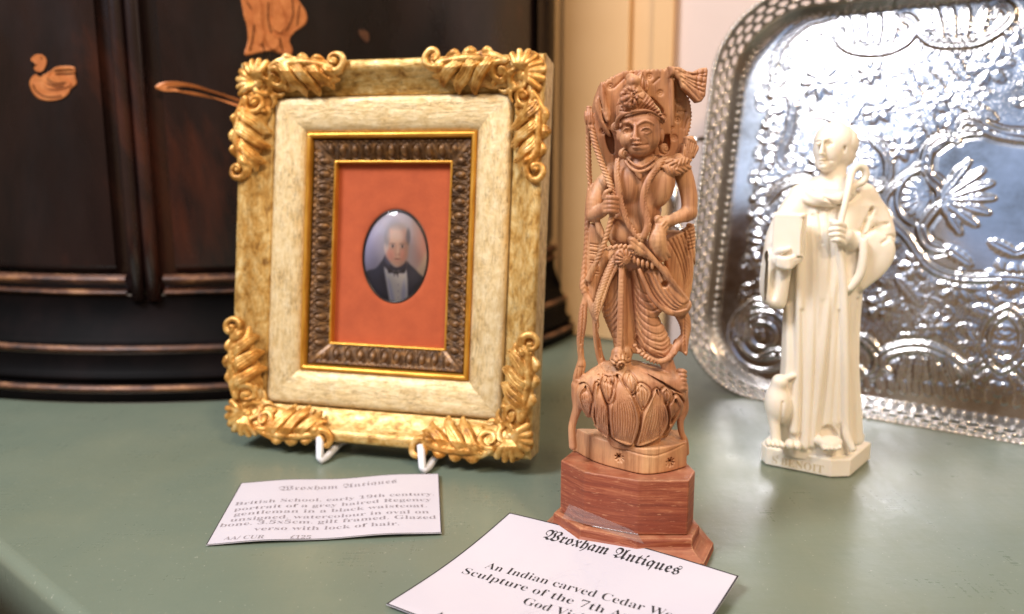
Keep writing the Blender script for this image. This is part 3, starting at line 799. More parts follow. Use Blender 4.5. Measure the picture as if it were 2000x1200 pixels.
def portrait_mesh(parent):
    """the little painted gentleman: colours of the painting stored on a fine grid"""
    A, B = 16.9, 22.3; nx, ny = 150, 190
    X, Y = np.meshgrid(np.linspace(-1, 1, nx), np.linspace(-1, 1, ny))      # x right, y up
    nz = lambda sc, seed: sum(np.sin(X * sc * (1 + .37 * i) + seed * i * 1.7 + 2.1 * np.sin(Y * sc * .7 + i)) * np.sin(Y * sc * (1.1 + .21 * i) + seed + i * 2.3) for i in range(1, 5)) / 4
    S = lambda v, e0, e1: np.clip((v - e0) / (e1 - e0), 0, 1) ** 2 * (3 - 2 * np.clip((v - e0) / (e1 - e0), 0, 1))
    c3 = lambda r, g, b: np.array(srgb(r, g, b)[:3])
    img = np.ones((ny, nx, 3)) * c3(162, 160, 172)

    def lay(m, col):
        nonlocal img
        img = img * (1 - m[..., None]) + np.asarray(col) * m[..., None]
    poly = lambda P, w=.03: S(-Field.poly2(crom(np.array(P, float), 5, True), X, Y), -w, w)
    el = lambda cx, cy, rx, ry, w=.15, rot=0: S(1 - np.hypot(((X - cx) * math.cos(rot) + (Y - cy) * math.sin(rot)) / rx, (-(X - cx) * math.sin(rot) + (Y - cy) * math.cos(rot)) / ry), -w, w)
    lay(S(-X, .1, 1) * .8, c3(140, 132, 160)); lay(S(X, .3, .95) * S(Y, -.75, .1), c3(172, 126, 118)); lay(poly([(.55, -.5), (.8, -.1), (.97, .05), (.9, -.5), (.7, -.75)], .1) * .8, c3(184, 172, 158))
    lay(S(Y, .3, 1) * .6, c3(140, 130, 136)); lay(.35 * S(nz(5, 1.3), 0, 1), c3(166, 146, 146))
    # coat, waistcoat, shirt
    lay(poly([(-.95, -.42), (-.6, -.27), (-.42, -.1), (-.30, -.02), (.0, -.25), (.33, -.10), (.46, -.16), (.72, -.33), (.95, -.55), (.9, -1.2), (-.9, -1.2)]), c3(48, 52, 72))
    lay(poly([(-.75, -.45), (-.5, -.3), (-.42, -.6), (-.3, -1.1), (-.8, -1.1)], .12) * .5, c3(66, 72, 98)); lay(poly([(.5, -.3), (.8, -.5), (.8, -1), (.5, -1)], .12) * .35, c3(70, 74, 96))
    lay(poly([(-.33, -.28), (-.2, -.30), (.26, -.30), (.36, -.34), (.42, -.95), (.3, -1.2), (-.1, -1.2), (-.14, -.95)]), c3(206, 208, 226))
    lay(poly([(-.05, -.42), (.15, -.36), (.26, -.45), (.2, -.85), (.12, -1.05), (.02, -.85)], .06) * .8, c3(214, 210, 220))
    lay(poly([(-.2, -.5), (-.1, -.95), (.02, -.98), (-.06, -.75)], .06) * .6, c3(150, 158, 192)); lay(poly([(.3, -.5), (.36, -.9), (.26, -.95), (.22, -.8)], .06) * .5, c3(150, 158, 192))
    for yy in (-.62, -.76, -.9): lay(el(.12 - (yy + .6) * .05, yy, .02, .016, .3) * .6, c3(120, 118, 130))
    # head
    lay(el(.06, .36, .35, .36, .10), c3(146, 143, 147))
    lay(poly([(-.31, .22), (-.25, .55), (-.1, .68), (.12, .70), (.30, .60), (.38, .3), (.36, .0), (.24, -.16), (.08, -.22), (-.08, -.17), (-.24, -.02)], .05), c3(196, 160, 142))
    lay(poly([(.12, .66), (.3, .58), (.38, .3), (.36, .0), (.24, -.16), (.14, -.19), (.22, .05), (.2, .4)], .1) * .55, c3(150, 112, 98))
    lay(el(-.29, .20, .07, .14, .3), c3(205, 190, 186)); lay(el(-.28, .42, .09, .2, .4) * .9, c3(146, 144, 152)); lay(el(.37, .44, .07, .18, .4) * .9, c3(96, 92, 94))
    lay(el(.03, .66, .3, .09, .5) * .75, c3(150, 146, 146)); lay(el(.0, .45, .22, .16, .6) * .6, c3(222, 200, 184))
    lay(el(-.16, .03, .12, .12, .7) * .7, c3(208, 142, 128)); lay(el(.24, .04, .1, .12, .7) * .7, c3(202, 138, 124)); lay(el(.33, .1, .06, .28, .6) * .5, c3(164, 134, 122))
    for ex in (-.1, .2):
        lay(el(ex, .235, .085, .045, .5) * .65, c3(150, 112, 104)); lay(el(ex, .225, .07, .026, .4), c3(206, 190, 182)); lay(el(ex + .005, .225, .034, .034, .3), c3(44, 38, 42)); lay(el(ex, .285, .09, .018, .6) * .65, c3(146, 124, 118)); lay(el(ex, .17, .07, .02, .6) * .4, c3(168, 132, 122))
    lay(el(.075, .12, .035, .13, .6) * .55, c3(224, 196, 178)); lay(el(.11, .05, .045, .03, .5) * .6, c3(170, 120, 108)); lay(el(.03, .04, .03, .022, .5) * .5, c3(176, 128, 114)); lay(el(.12, .13, .02, .12, .6) * .4, c3(178, 140, 126))
    lay(el(.06, -.055, .10, .016, .5) * .85, c3(132, 70, 68)); lay(el(.06, -.085, .07, .016, .6) * .5, c3(208, 150, 140)); lay(el(.06, -.125, .08, .02, .6) * .4, c3(176, 138, 126))
    lay(el(-.13, -.01, .018, .09, .6, .4) * .35, c3(170, 128, 118)); lay(el(.24, -.01, .016, .09, .6, -.4) * .35, c3(160, 118, 108))
    # stock and bow tie
    lay(poly([(-.34, .02), (-.26, -.06), (-.1, -.19), (.08, -.24), (.26, -.17), (.33, -.09), (.34, -.26), (.1, -.32), (-.2, -.30), (-.34, -.2)]), c3(46, 46, 66))
    lay(poly([(-.3, -.02), (-.16, -.15), (-.2, -.2), (-.32, -.1)], .05) * .6, c3(96, 100, 130))
    lay(poly([(-.22, -.27), (-.02, -.32), (.04, -.29), (.1, -.32), (.32, -.26), (.3, -.36), (.12, -.37), (.1, -.45), (.03, -.38), (-.02, -.44), (-.05, -.37), (-.2, -.37)], .025), c3(30, 30, 44))
    img *= (1 + .05 * nz(38, 2.7) + .04 * nz(90, .7))[..., None]
    ins = (X * X + Y * Y) <= 1.02
    V = np.column_stack([(X * A).ravel(), (Y * B).ravel(), np.zeros(X.size)]); k = np.arange(nx * ny).reshape(ny, nx)
    Q = np.stack([k[:-1, :-1], k[:-1, 1:], k[1:, 1:], k[1:, :-1]], -1).reshape(-1, 4); Q = Q[ins.ravel()[Q].all(1)]
    o = mesh_obj('painting', V * .001, Q, MT['portrait'], parent, False, None, np.clip(img.reshape(-1, 3) * 1.5 + .03, 0, 1))
    return o


def build_frame():
    root = empty('picture_frame'); root.matrix_world = frame_matrix()
    tag(root, 'ornate gilt frame with red mat holding a tiny oval portrait of a gentleman', 'picture frame')
    wob = lambda sc, am: (lambda s, L, j, ins: am * math.sin(s * .21 + ins * 1.3) * math.sin(s * .057 + 1.1 * j))
    sweep('outer_moulding', [(1.2, -20), (.3, -19), (.2, -3), (0, -1.6), (.5, -.3), (1.6, .2), (3.6, .25), (5.0, 0), (5.8, -.7), (6.4, -1.5), (8.4, -3.4), (10.6, -5.2), (12.6, -6.4), (14.2, -7.0), (15.0, -7.3), (15.5, -8.6), (15.7, -10)], MT['gold'], root, 2.0, wob(1, .10))
    sweep('panel', [(15.9, -10), (16.0, -7.4), (16.5, -6.3), (17.4, -5.7), (18.6, -5.5), (21, -5.6), (24, -5.8), (27, -6.1), (30, -6.6), (32, -7.6), (32.9, -9.0)], MT['champagne'], root, 2.0, wob(1, .12))
    sweep('gilt_fillet', [(33.0, -11), (33.0, -8.0), (33.4, -7.2), (34.2, -7.0), (35.0, -7.3), (35.5, -8.2), (35.7, -10.5)], MT['gilt'], root, 3.0)

    per = 6.4
    NP = 24
    prof = [(36.1, -12)] + [(36.3 + 9.6 * t, -9.6 - 3.0 * t ** 1.2) for t in np.linspace(0, 1, NP)] + [(46.0, -12.7), (46.1, -15.8)]

    def egg(s, L, j, ins):
        t = (ins - 36.3) / 9.6
        if t < 0 or t > 1.005: return 0
        x = ((s / per + .5) % 1) - .5
        ee = 1 - (x / .29) ** 2 - ((t - .56) / .31) ** 2
        e = 2.1 * math.sqrt(ee) if ee > 0 else 0
        shell = math.exp(-((math.hypot(x / .39, (t - .54) / .42) - 1) / .10) ** 2) * 1.3
        dart = math.exp(-((abs(x) - .5) / .06) ** 2) * 1.2 * (t ** .5)
        beadd = 1.1 * math.exp(-((t - .07) / .05) ** 2) * (.55 + .45 * math.cos(2 * math.pi * x * 2))
        if abs(s) > L / 2 - 2.2: return .6 * math.exp(-((t - .5) / .3) ** 2)
        return max(e, shell * (t > .2), dart * (t > .15), beadd) - .7
    sweep('egg_and_dart_moulding', prof, MT['bronze'], root, .33, egg)
    sweep('inner_gilt_lip', [(45.9, -12.4), (46.2, -12.1), (46.8, -12.2), (47.0, -12.8), (47.05, -16)], MT['gilt'], root, 3.0)
    # mat with an oval recess rim
    a, b = FW - 46.6, FH / 2 - 46.0
    ovc = (1.5, 90.3)
    bm = bmesh.new(); rings = []
    N = 72
    for k, (fx, dz) in enumerate(((1.02, -.9), (1.035, -.35), (1.08, -.05), (1.2, 0))):
        rings.append([bm.verts.new(((ovc[0] + 16.9 * fx * math.cos(2 * math.pi * i / N)) * .001, (ovc[1] + 22.3 * fx * math.sin(2 * math.pi * i / N)) * .001, (-15.8 + dz) * .001)) for i in range(N)])
    outer = []
    for i in range(N):
        t = 2 * math.pi * i / N; c, s = math.cos(t), math.sin(t); k = min(a / max(abs(c), 1e-6), b / max(abs(s), 1e-6))
        outer.append(bm.verts.new((c * k * .001, (FH / 2 + s * k) * .001, -.0158)))
    # exact corners
    for cx_, cy_ in ((1, 1), (-1, 1), (-1, -1), (1, -1)):
        j = min(range(N), key=lambda i: (outer[i].co.x - cx_ * a * .001) ** 2 + (outer[i].co.y - (FH / 2 + cy_ * b) * .001) ** 2)
        outer[j].co = (cx_ * a * .001, (FH / 2 + cy_ * b) * .001, -.0158)
    rings.append(outer)
    for r0, r1 in zip(rings, rings[1:]):
        for i in range(N): bm.faces.new((r0[i], r0[(i + 1) % N], r1[(i + 1) % N], r1[i]))
    bm_obj('red_mat', bm, MT['mat'], root, True)
    # miniature
    mini = empty('oval_miniature'); mini.parent = root; mini.location = (ovc[0] * .001, ovc[1] * .001, -.01645)
    portrait_mesh(mini)
    rr = bmesh.new(); tube(rr, [(16.9e-3 * math.cos(t), 22.3e-3 * math.sin(t), .0002) for t in np.linspace(0, 2 * math.pi, 73)], .00055, 8, False)
    bm_obj('dark_rim', rr, MT['blackrim'], mini, True)
    V, Fc = [], []; nr, na = 14, 72
    for i in range(nr + 1):
        q = i / nr
        for k in range(na):
            t = 2 * math.pi * k / na; V.append((16.6e-3 * q * math.cos(t), 22.0e-3 * q * math.sin(t), .0004 + .0034 * math.sqrt(max(0, 1 - (q * .93) ** 2)) - .0034 * math.sqrt(1 - .93 ** 2)))
    for i in range(nr):
        for k in range(na): Fc.append((i * na + k, (i + 1) * na + k, (i + 1) * na + (k + 1) % na, i * na + (k + 1) % na))
    mesh_obj('domed_glass', V, Fc, MT['glass'], mini)
    # back board
    bm = bmesh.new(); prism(bm, [(-(FW - 2) * .001, .002), ((FW - 2) * .001, .002), ((FW - 2) * .001, (FH - 2) * .001), (-(FW - 2) * .001, (FH - 2) * .001)], -.0198, -.0172)
    bm_obj('backboard', bm, MT['rawwood'], root)
    # corner ornaments
    V, Fc = corner_ornament()
    for sxx, syy in ((1, 1), (-1, 1), (-1, -1), (1, -1)):
        v = V.copy(); off = .4
        v[:, 0] = (FW + off - V[:, 0]) * sxx
        v[:, 1] = np.where(syy > 0, FH + off - V[:, 1], V[:, 1] - off)
        v[:, 2] = V[:, 2] * .85 + .2 - np.clip((np.minimum(V[:, 0], V[:, 1]) - 6.5) * .52, 0, 6.2)
        ph = sxx * 1.7 + syy * .9; v[:, 0] += .55 * np.sin(V[:, 1] * .16 + ph) + .25 * np.sin(V[:, 0] * .5 + V[:, 1] * .33 + 2 * ph); v[:, 1] += .55 * np.sin(V[:, 0] * .15 + 2 * ph) + .25 * np.sin(V[:, 1] * .45 - ph); v[:, 2] += .25 * np.sin(V[:, 0] * .4 + ph) * np.sin(V[:, 1] * .4 - ph)
        ff = Fc if sxx * syy > 0 else Fc[:, ::-1]
        mesh_obj('corner_ornament', v * .001, ff, MT['ornament'], root)


def build_easel():
    root = empty('plate_easel', tuple(FO * np.array([1, 1, 0])))
    tag(root, 'white wire easel whose two hooks carry the gilt frame', 'easel')
    inv = Vector(root.location)
    def fr(u, v, n): return Vector(FO + (FU * u + FV * v + FN * n) * .001)
    for px, py, px2, py2 in ((625, 900, 625, 855), (826, 920, 822, 870)):
        foot = Vector(on_z(px, py, .0018)); a = on_frame(px2, py2, 2.2); tip = fr(a[0], a[1], 2.4)
        mid = foot + (tip - foot) * .12
        u0 = a[0] + 5
        back1 = fr(u0, -2.0, -9); back2 = fr(u0, -2.2, -23); up = fr(u0 + 2, 95, -23); drop = Vector((back2.x, back2.y + .045, .002))
        bm = bmesh.new()
        low = Vector((foot.x + .0022, foot.y + .0035, .0022))
        tube(bm, [p - inv for p in (tip, tip + (foot - tip) * .5, mid, foot, low, low + (back1 - low) * .5, back1, back2, back2 + (up - back2) * .06, up)], .0018, 12)
        tube(bm, [p - inv for p in (up, (up + drop) / 2, drop)], .0016, 10)
        bm_obj('wire_hook', bm, MT['wire'], root, True)
    bm = bmesh.new(); tube(bm, [fr(-23, 94, -23.2) - inv, fr(0, 96, -23.2) - inv, fr(29, 94, -23.2) - inv], .0016, 10); bm_obj('cross_bar', bm, MT['wire'], root, True)

# ------------------------------------------------------------------ silver gallery tray
TYAW, TLEAN = math.radians(35.9), math.radians(10.9)
TO = np.array([.1054, .5051, 0.0])
TU = np.array([math.cos(TYAW), -math.sin(TYAW), 0]); _tb = np.array([math.sin(TYAW), math.cos(TYAW), 0])
TV = np.array([0, 0, math.cos(TLEAN)]) + math.sin(TLEAN) * _tb; TN = np.cross(TU, TV)
TL_, TH_ = 345.0, 248.0
TDEP, TINS = 27.0, 9.5


def on_tray(px, py, off=0.0):
    P = on_plane(px, py, TO + TN * off * .001, TN) - TO
    return np.array([P @ TU, P @ TV]) * 1000


def rrect(L, H, R, step):
    """rounded rectangle outline with its origin at the lower left corner"""
    pts = []
    for (cx, cy, a0) in ((L - R, R, -90), (L - R, H - R, 0), (R, H - R, 90), (R, R, 180)):
        n = max(4, int(R * math.pi / 2 / step))
        for i in range(n): 
            t = math.radians(a0 + 90 * i / n); pts.append((cx + R * math.cos(t), cy + R * math.sin(t)))
    pts = np.array(pts); out = []
    for i in range(len(pts)):
        a, b = pts[i], pts[(i + 1) % len(pts)]; L_ = np.linalg.norm(b - a); k = max(1, int(L_ / step))
        for j in range(k): out.append(a + (b - a) * j / k)
    return np.array(out)


def tray_relief(U, Vv):
    H = np.zeros_like(U); stip = np.zeros_like(U)
    cu, cv = TL_ / 2, TH_ / 2
    u = np.where(U > cu, 2 * cu - U, U)          # the chasing mirrors about the middle

    def local(P, pad):
        lo, hi = P.min(0) - pad, P.max(0) + pad
        m = (u[0] > lo[0]) & (u[0] < hi[0]); n = (Vv[:, 0] > lo[1]) & (Vv[:, 0] < hi[1])
        return m, n

    def pdist(P, x, y):
        bd = None; acc = 0
        for i in range(len(P) - 1):
            a, e = P[i], P[i + 1] - P[i]; ln = math.hypot(*e) + 1e-9
            t = np.clip(((x - a[0]) * e[0] + (y - a[1]) * e[1]) / ln ** 2, 0, 1); d = np.hypot(x - a[0] - e[0] * t, y - a[1] - e[1] * t); s = acc + t * ln
            if bd is None: bd, bs = d, s
            else:
                k = d < bd; bd = np.where(k, d, bd); bs = np.where(k, s, bs)
            acc += ln
        return bd, bs, acc

    def stroke(P, w, h, twin=False, taper=True):
        P = np.asarray(P, float); P = crom(P, 5) if len(P) > 2 else P
        m, n = local(P, w * 2.5)
        if not m.any() or not n.any(): return
        ix = np.ix_(n, m); d, s, L = pdist(P, u[ix], Vv[ix]); ww = w * (np.clip(.35 + 1.6 * np.sin(np.pi * np.clip(s / L, 0.02, .98)), .3, 1) if taper else 1)
        g = h * np.sqrt(np.clip(1 - (d / ww) ** 2, 0, 1))
        if twin: g = g - h * .8 * np.exp(-(d / (ww * .22)) ** 2)
        g = g - .35 * h * np.exp(-((d - ww * 1.25) / (ww * .25)) ** 2)
        H[ix] = np.where(np.abs(g) > np.abs(H[ix]) * .6, g, H[ix])

    def flower(c, r, n, ph=0.0, h=1.4):
        c = np.asarray(c, float); m = np.abs(u[0] - c[0]) < r * 1.3; k = np.abs(Vv[:, 0] - c[1]) < r * 1.3; ix = np.ix_(k, m)
        if not m.any() or not k.any(): return
        x, y = u[ix] - c[0], Vv[ix] - c[1]; rr = np.hypot(x, y); th = np.arctan2(y, x) + ph
        pet = np.abs(np.cos(th * n / 2)); ed = r * (.55 + .45 * pet)
        g = h * (.35 + .65 * pet) * np.clip(np.sin(np.pi * np.clip(rr / ed, 0, 1)) ** .7, 0, 1) + .10 * h * np.cos(th * n * 3) * (rr < ed) * (rr > r * .3)
        g = np.where(rr < r * .22, h * 1.1 * np.sqrt(np.clip(1 - (rr / (r * .24)) ** 2, 0, 1)), g)
        H[ix] = np.where(rr < ed * 1.05, g, H[ix])

    def leaf(a, b, w, h=1.0, n=5):
        a, b = np.asarray(a, float), np.asarray(b, float); e = b - a; L = np.hypot(*e); e = e / L; q = np.array([-e[1], e[0]])
        lo, hi = np.minimum(a, b) - w * 1.2, np.maximum(a, b) + w * 1.2
        m = (u[0] > lo[0]) & (u[0] < hi[0]); k = (Vv[:, 0] > lo[1]) & (Vv[:, 0] < hi[1]); ix = np.ix_(k, m)
        if not m.any() or not k.any(): return
        x, y = u[ix] - a[0], Vv[ix] - a[1]; s = (x * e[0] + y * e[1]) / L; t = (x * q[0] + y * q[1])
        wd = w * np.sqrt(np.clip(np.sin(np.pi * np.clip(s, 0, 1)), 0, 1)) * (.78 + .22 * np.abs(np.cos(np.pi * n * s)))
        r = np.abs(t) / np.maximum(wd, 1e-3); ins = (r < 1) & (s > 0) & (s < 1)
        g = h * np.sqrt(np.clip(1 - r ** 2, 0, 1)) - .5 * h * np.exp(-(t / .5) ** 2) + .03 * h * np.cos((s * L - np.abs(t) * .9) * 2 * np.pi / 2.6)
        H[ix] = np.where(ins, g, H[ix])

    q = lambda *pp: [on_tray(px, py, -TDEP) for px, py in pp]
    qq = lambda px, py: on_tray(px, py, -TDEP)
    # chased field: everything inside a scalloped border, outside the plain centre
    ctr = np.array([cu, cv])
    cart = ((u - cu) / 66) ** 2 + ((Vv - cv) / 42) ** 2
    eu = np.minimum(u - 22, 1e3); ev = np.minimum(Vv - 30, TH_ - 20 - Vv)
    bd = np.minimum(eu, ev) + 4 * np.cos(u * .13) * np.cos(Vv * .11)
    stip = np.clip(bd / 3, 0, 1) * np.clip((cart - 1.08) * 8, 0, 1)
    rng = np.random.default_rng(3)
    # loose foliage fill
    for _ in range(460):
        c = np.array([rng.uniform(24, cu + 6), rng.uniform(34, TH_ - 24)])
        if ((c[0] - cu) / 76) ** 2 + ((c[1] - cv) / 52) ** 2 < 1: continue
        t = rng.uniform(0, 2 * math.pi); L = rng.uniform(4, 8.5)
        leaf(c, c + L * np.array([math.cos(t), math.sin(t)]), rng.uniform(1.2, 2.2), rng.uniform(.5, .9))
        if rng.random() < .5:
            r = rng.uniform(3, 6); tt = np.linspace(0, rng.uniform(3.5, 6.5), 10)
            stroke([c + (r - r * .1 * k) * np.array([math.cos(t + k * (1 if rng.random() < 2 else -1)), math.sin(t + k)]) for k in tt], 0.9, .7)
    # flowers
    for px, py, r, n in ((1602, 160, 12.5, 8), (1715, 215, 10, 6), (1700, 142, 8, 6), (1936, 131, 12, 6), (1830, 200, 9, 5), (1760, 290, 9, 6), (1600, 330, 10, 6), (1790, 520, 10, 6), (1870, 560, 11, 8), (1720, 600, 9, 5), (1580, 560, 10, 6), (1730, 470, 9, 6), (1960, 540, 10, 6), (1530, 430, 9, 6), (1820, 640, 9, 6), (1990, 60, 9, 5)):
        flower(qq(px, py), r, n, px * .1)
    for px, py, qx, qy, w in ((1760, 120, 1800, 200, 4), (1800, 200, 1830, 280, 4.5), (1795, 130, 1850, 190, 4), (1690, 190, 1650, 250, 4), (1850, 100, 1890, 160, 4), (1870, 200, 1950, 235, 4.5), (1640, 250, 1700, 275, 4), (1900, 600, 1960, 620, 4), (1750, 540, 1800, 600, 4.5), (1690, 520, 1740, 560, 4), (1840, 480, 1900, 520, 4), (1930, 470, 1990, 500, 4), (1590, 400, 1650, 440, 4), (1560, 600, 1600, 680, 4), (1890, 640, 1930, 700, 4), (1950, 720, 1985, 745, 3.5), (1900, 735, 1915, 765, 3.5), (1935, 745, 1950, 775, 3.5)):
        leaf(qq(px, py), qq(qx, qy), w, 1.4)
    # scrolls of the border
    stroke(q((1640, 52), (1636, 71), (1659, 94), (1696, 101), (1737, 97), (1771, 79), (1786, 52), (1771, 36), (1756, 41), (1762, 56)), 3.4, 2.2, True)
    stroke(q((1801, 45), (1799, 64), (1824, 82), (1861, 86), (1910, 81), (1955, 56), (1974, 34), (1966, 15), (1947, 17), (1942, 34)), 3.4, 2.2, True)
    for px in (1668, 1690, 1712, 1734):
        leaf(qq(px + (px - 1700) * .1, 88), qq(px + (px - 1700) * .5, 26), 3.0, 1.5)
    for px in (1840, 1862, 1884, 1910):
        leaf(qq(px, 78), qq(px + (px - 1875) * .5, 10), 3.2, 1.5)
    stroke(q((1632, 34), (1584, 41), (1550, 64), (1524, 94), (1512, 124), (1514, 161), (1527, 160), (1525, 148)), 3.0, 2.0, True)
    stroke(q((1622, 58), (1585, 68), (1558, 90), (1540, 118), (1532, 140)), 2.0, 1.2)
    for t in np.linspace(0, 1, 9):
        c = crom(q((1618, 70), (1585, 80), (1562, 102), (1548, 128)), 4)[int(t * 12)]; flower(c, 2.6, 3, 0, 1.0)
    for i, (px, py) in enumerate(((1505, 180), (1509, 214), (1498, 246), (1494, 282), (1491, 318), (1482, 352), (1474, 388), (1470, 424), (1466, 462), (1463, 500))):
        c = qq(px, py); flower(c + np.array([2, 0]), 5.6, 3, .5 * i, 1.7); stroke([c + np.array([8, 7]), c + np.array([3, 9]), c + np.array([0, 4]), c + np.array([4, 0])], 1.6, 1.4)
    stroke(q((1530, 175), (1548, 200), (1540, 260), (1524, 300), (1530, 330)), 3.0, 1.8, True)
    stroke(q((1560, 240), (1600, 225), (1650, 245), (1660, 275), (1640, 280)), 2.4, 1.6, True)
    stroke(q((1500, 400), (1520, 370), (1560, 352), (1590, 362)), 3.0, 2.0, True)
    stroke(q((1700, 270), (1730, 300), (1735, 345), (1712, 370), (1700, 352)), 3.0, 2.0, True)
    # cartouche
    a = np.linspace(0, 2 * math.pi, 80)
    stroke(np.column_stack([cu + 66 * np.cos(a) * (1 + .05 * np.cos(6 * a)), cv + 42 * np.sin(a) * (1 + .07 * np.cos(6 * a))]), 2.6, 1.9, True, False)
    stroke(q((1872, 255), (1884, 236), (1910, 240), (1940, 259), (2000, 270), (2060, 270)), 3.4, 2.2, True)
    stroke(q((1872, 277), (1846, 270), (1820, 285), (1809, 315), (1812, 345), (1835, 367), (1838, 385), (1825, 400)), 3.6, 2.3, True)
    stroke(q((1838, 395), (1812, 425), (1800, 450), (1815, 480), (1850, 490)), 3.4, 2.2, True)
    for k, t in enumerate(np.linspace(-1.1, 1.1, 7)):
        c = qq(1838, 385); leaf(c, c + 24 * np.array([math.cos(t) * 1.15, math.sin(t)]), 4.0, 1.7, 3)
    for t in np.linspace(2.0, 4.3, 8):
        c = qq(1815, 386); leaf(c, c + 15 * np.array([math.cos(t), math.sin(t)]), 2.3, 1.2, 1)
    a = np.linspace(1.6, 4.7, 14); c = qq(1815, 386); stroke([c + 17 * np.array([math.cos(t), math.sin(t)]) for t in a], 1.6, 1.6)
    # lower border
    stroke(q((1672, 655), (1688, 664), (1706, 681), (1716, 704), (1708, 728), (1689, 736), (1681, 720)), 3.6, 2.3, True)
    stroke(q((1736, 726), (1724, 712), (1730, 692), (1763, 681), (1810, 681), (1853, 700), (1882, 726), (1884, 745), (1872, 752)), 3.8, 2.3, True)
    for px in (1770, 1795, 1820, 1845):
        leaf(qq(px, 690), qq(px + (px - 1805) * .5, 752), 3.2, 1.5)
    for px in range(1690, 2060, 24):
        leaf(qq(px, 735 + (px - 1700) * .10), qq(px + 4, 765 + (px - 1700) * .10), 2.6, 1.1, 1)
    stroke(q((1905, 725), (1935, 700), (1960, 715), (1985, 740), (2010, 745)), 2.6, 1.6, True)
    c = qq(1998, 668)
    for r_ in (16, 20): stroke([c + r_ * np.array([math.cos(t), math.sin(t)]) for t in np.linspace(0, 2 * math.pi, 40)], 1.4, 1.6, False, False)
    flower(c, 13, 10, .3, 1.2)
    for t in np.linspace(0, 2 * math.pi, 18)[:-1]: leaf(c + 22 * np.array([math.cos(t), math.sin(t)]), c + 31 * np.array([math.cos(t), math.sin(t)]), 2.3, 1.4, 1)
    stroke(q((1450, 662), (1447, 630), (1457, 606), (1477, 591), (1500, 600)), 3.2, 2.0, True)
    stroke(q((1480, 700), (1520, 690), (1560, 700), (1590, 725), (1620, 720), (1640, 700)), 3.2, 2.0, True)
    a = np.linspace(0, 2 * math.pi, 30)
    for r_ in (8, 15, 22): c = qq(1490, 655); stroke([c + r_ * np.array([math.cos(t), math.sin(t)]) for t in a], 1.3, 1.1, False, False)
    # soft dishing of the hand hammered ground
    H += .10 * np.sin(u * .055 + .6) * np.sin(Vv * .05 + 1.1) + .05 * np.sin(u * .16 + Vv * .09)
    return H, stip


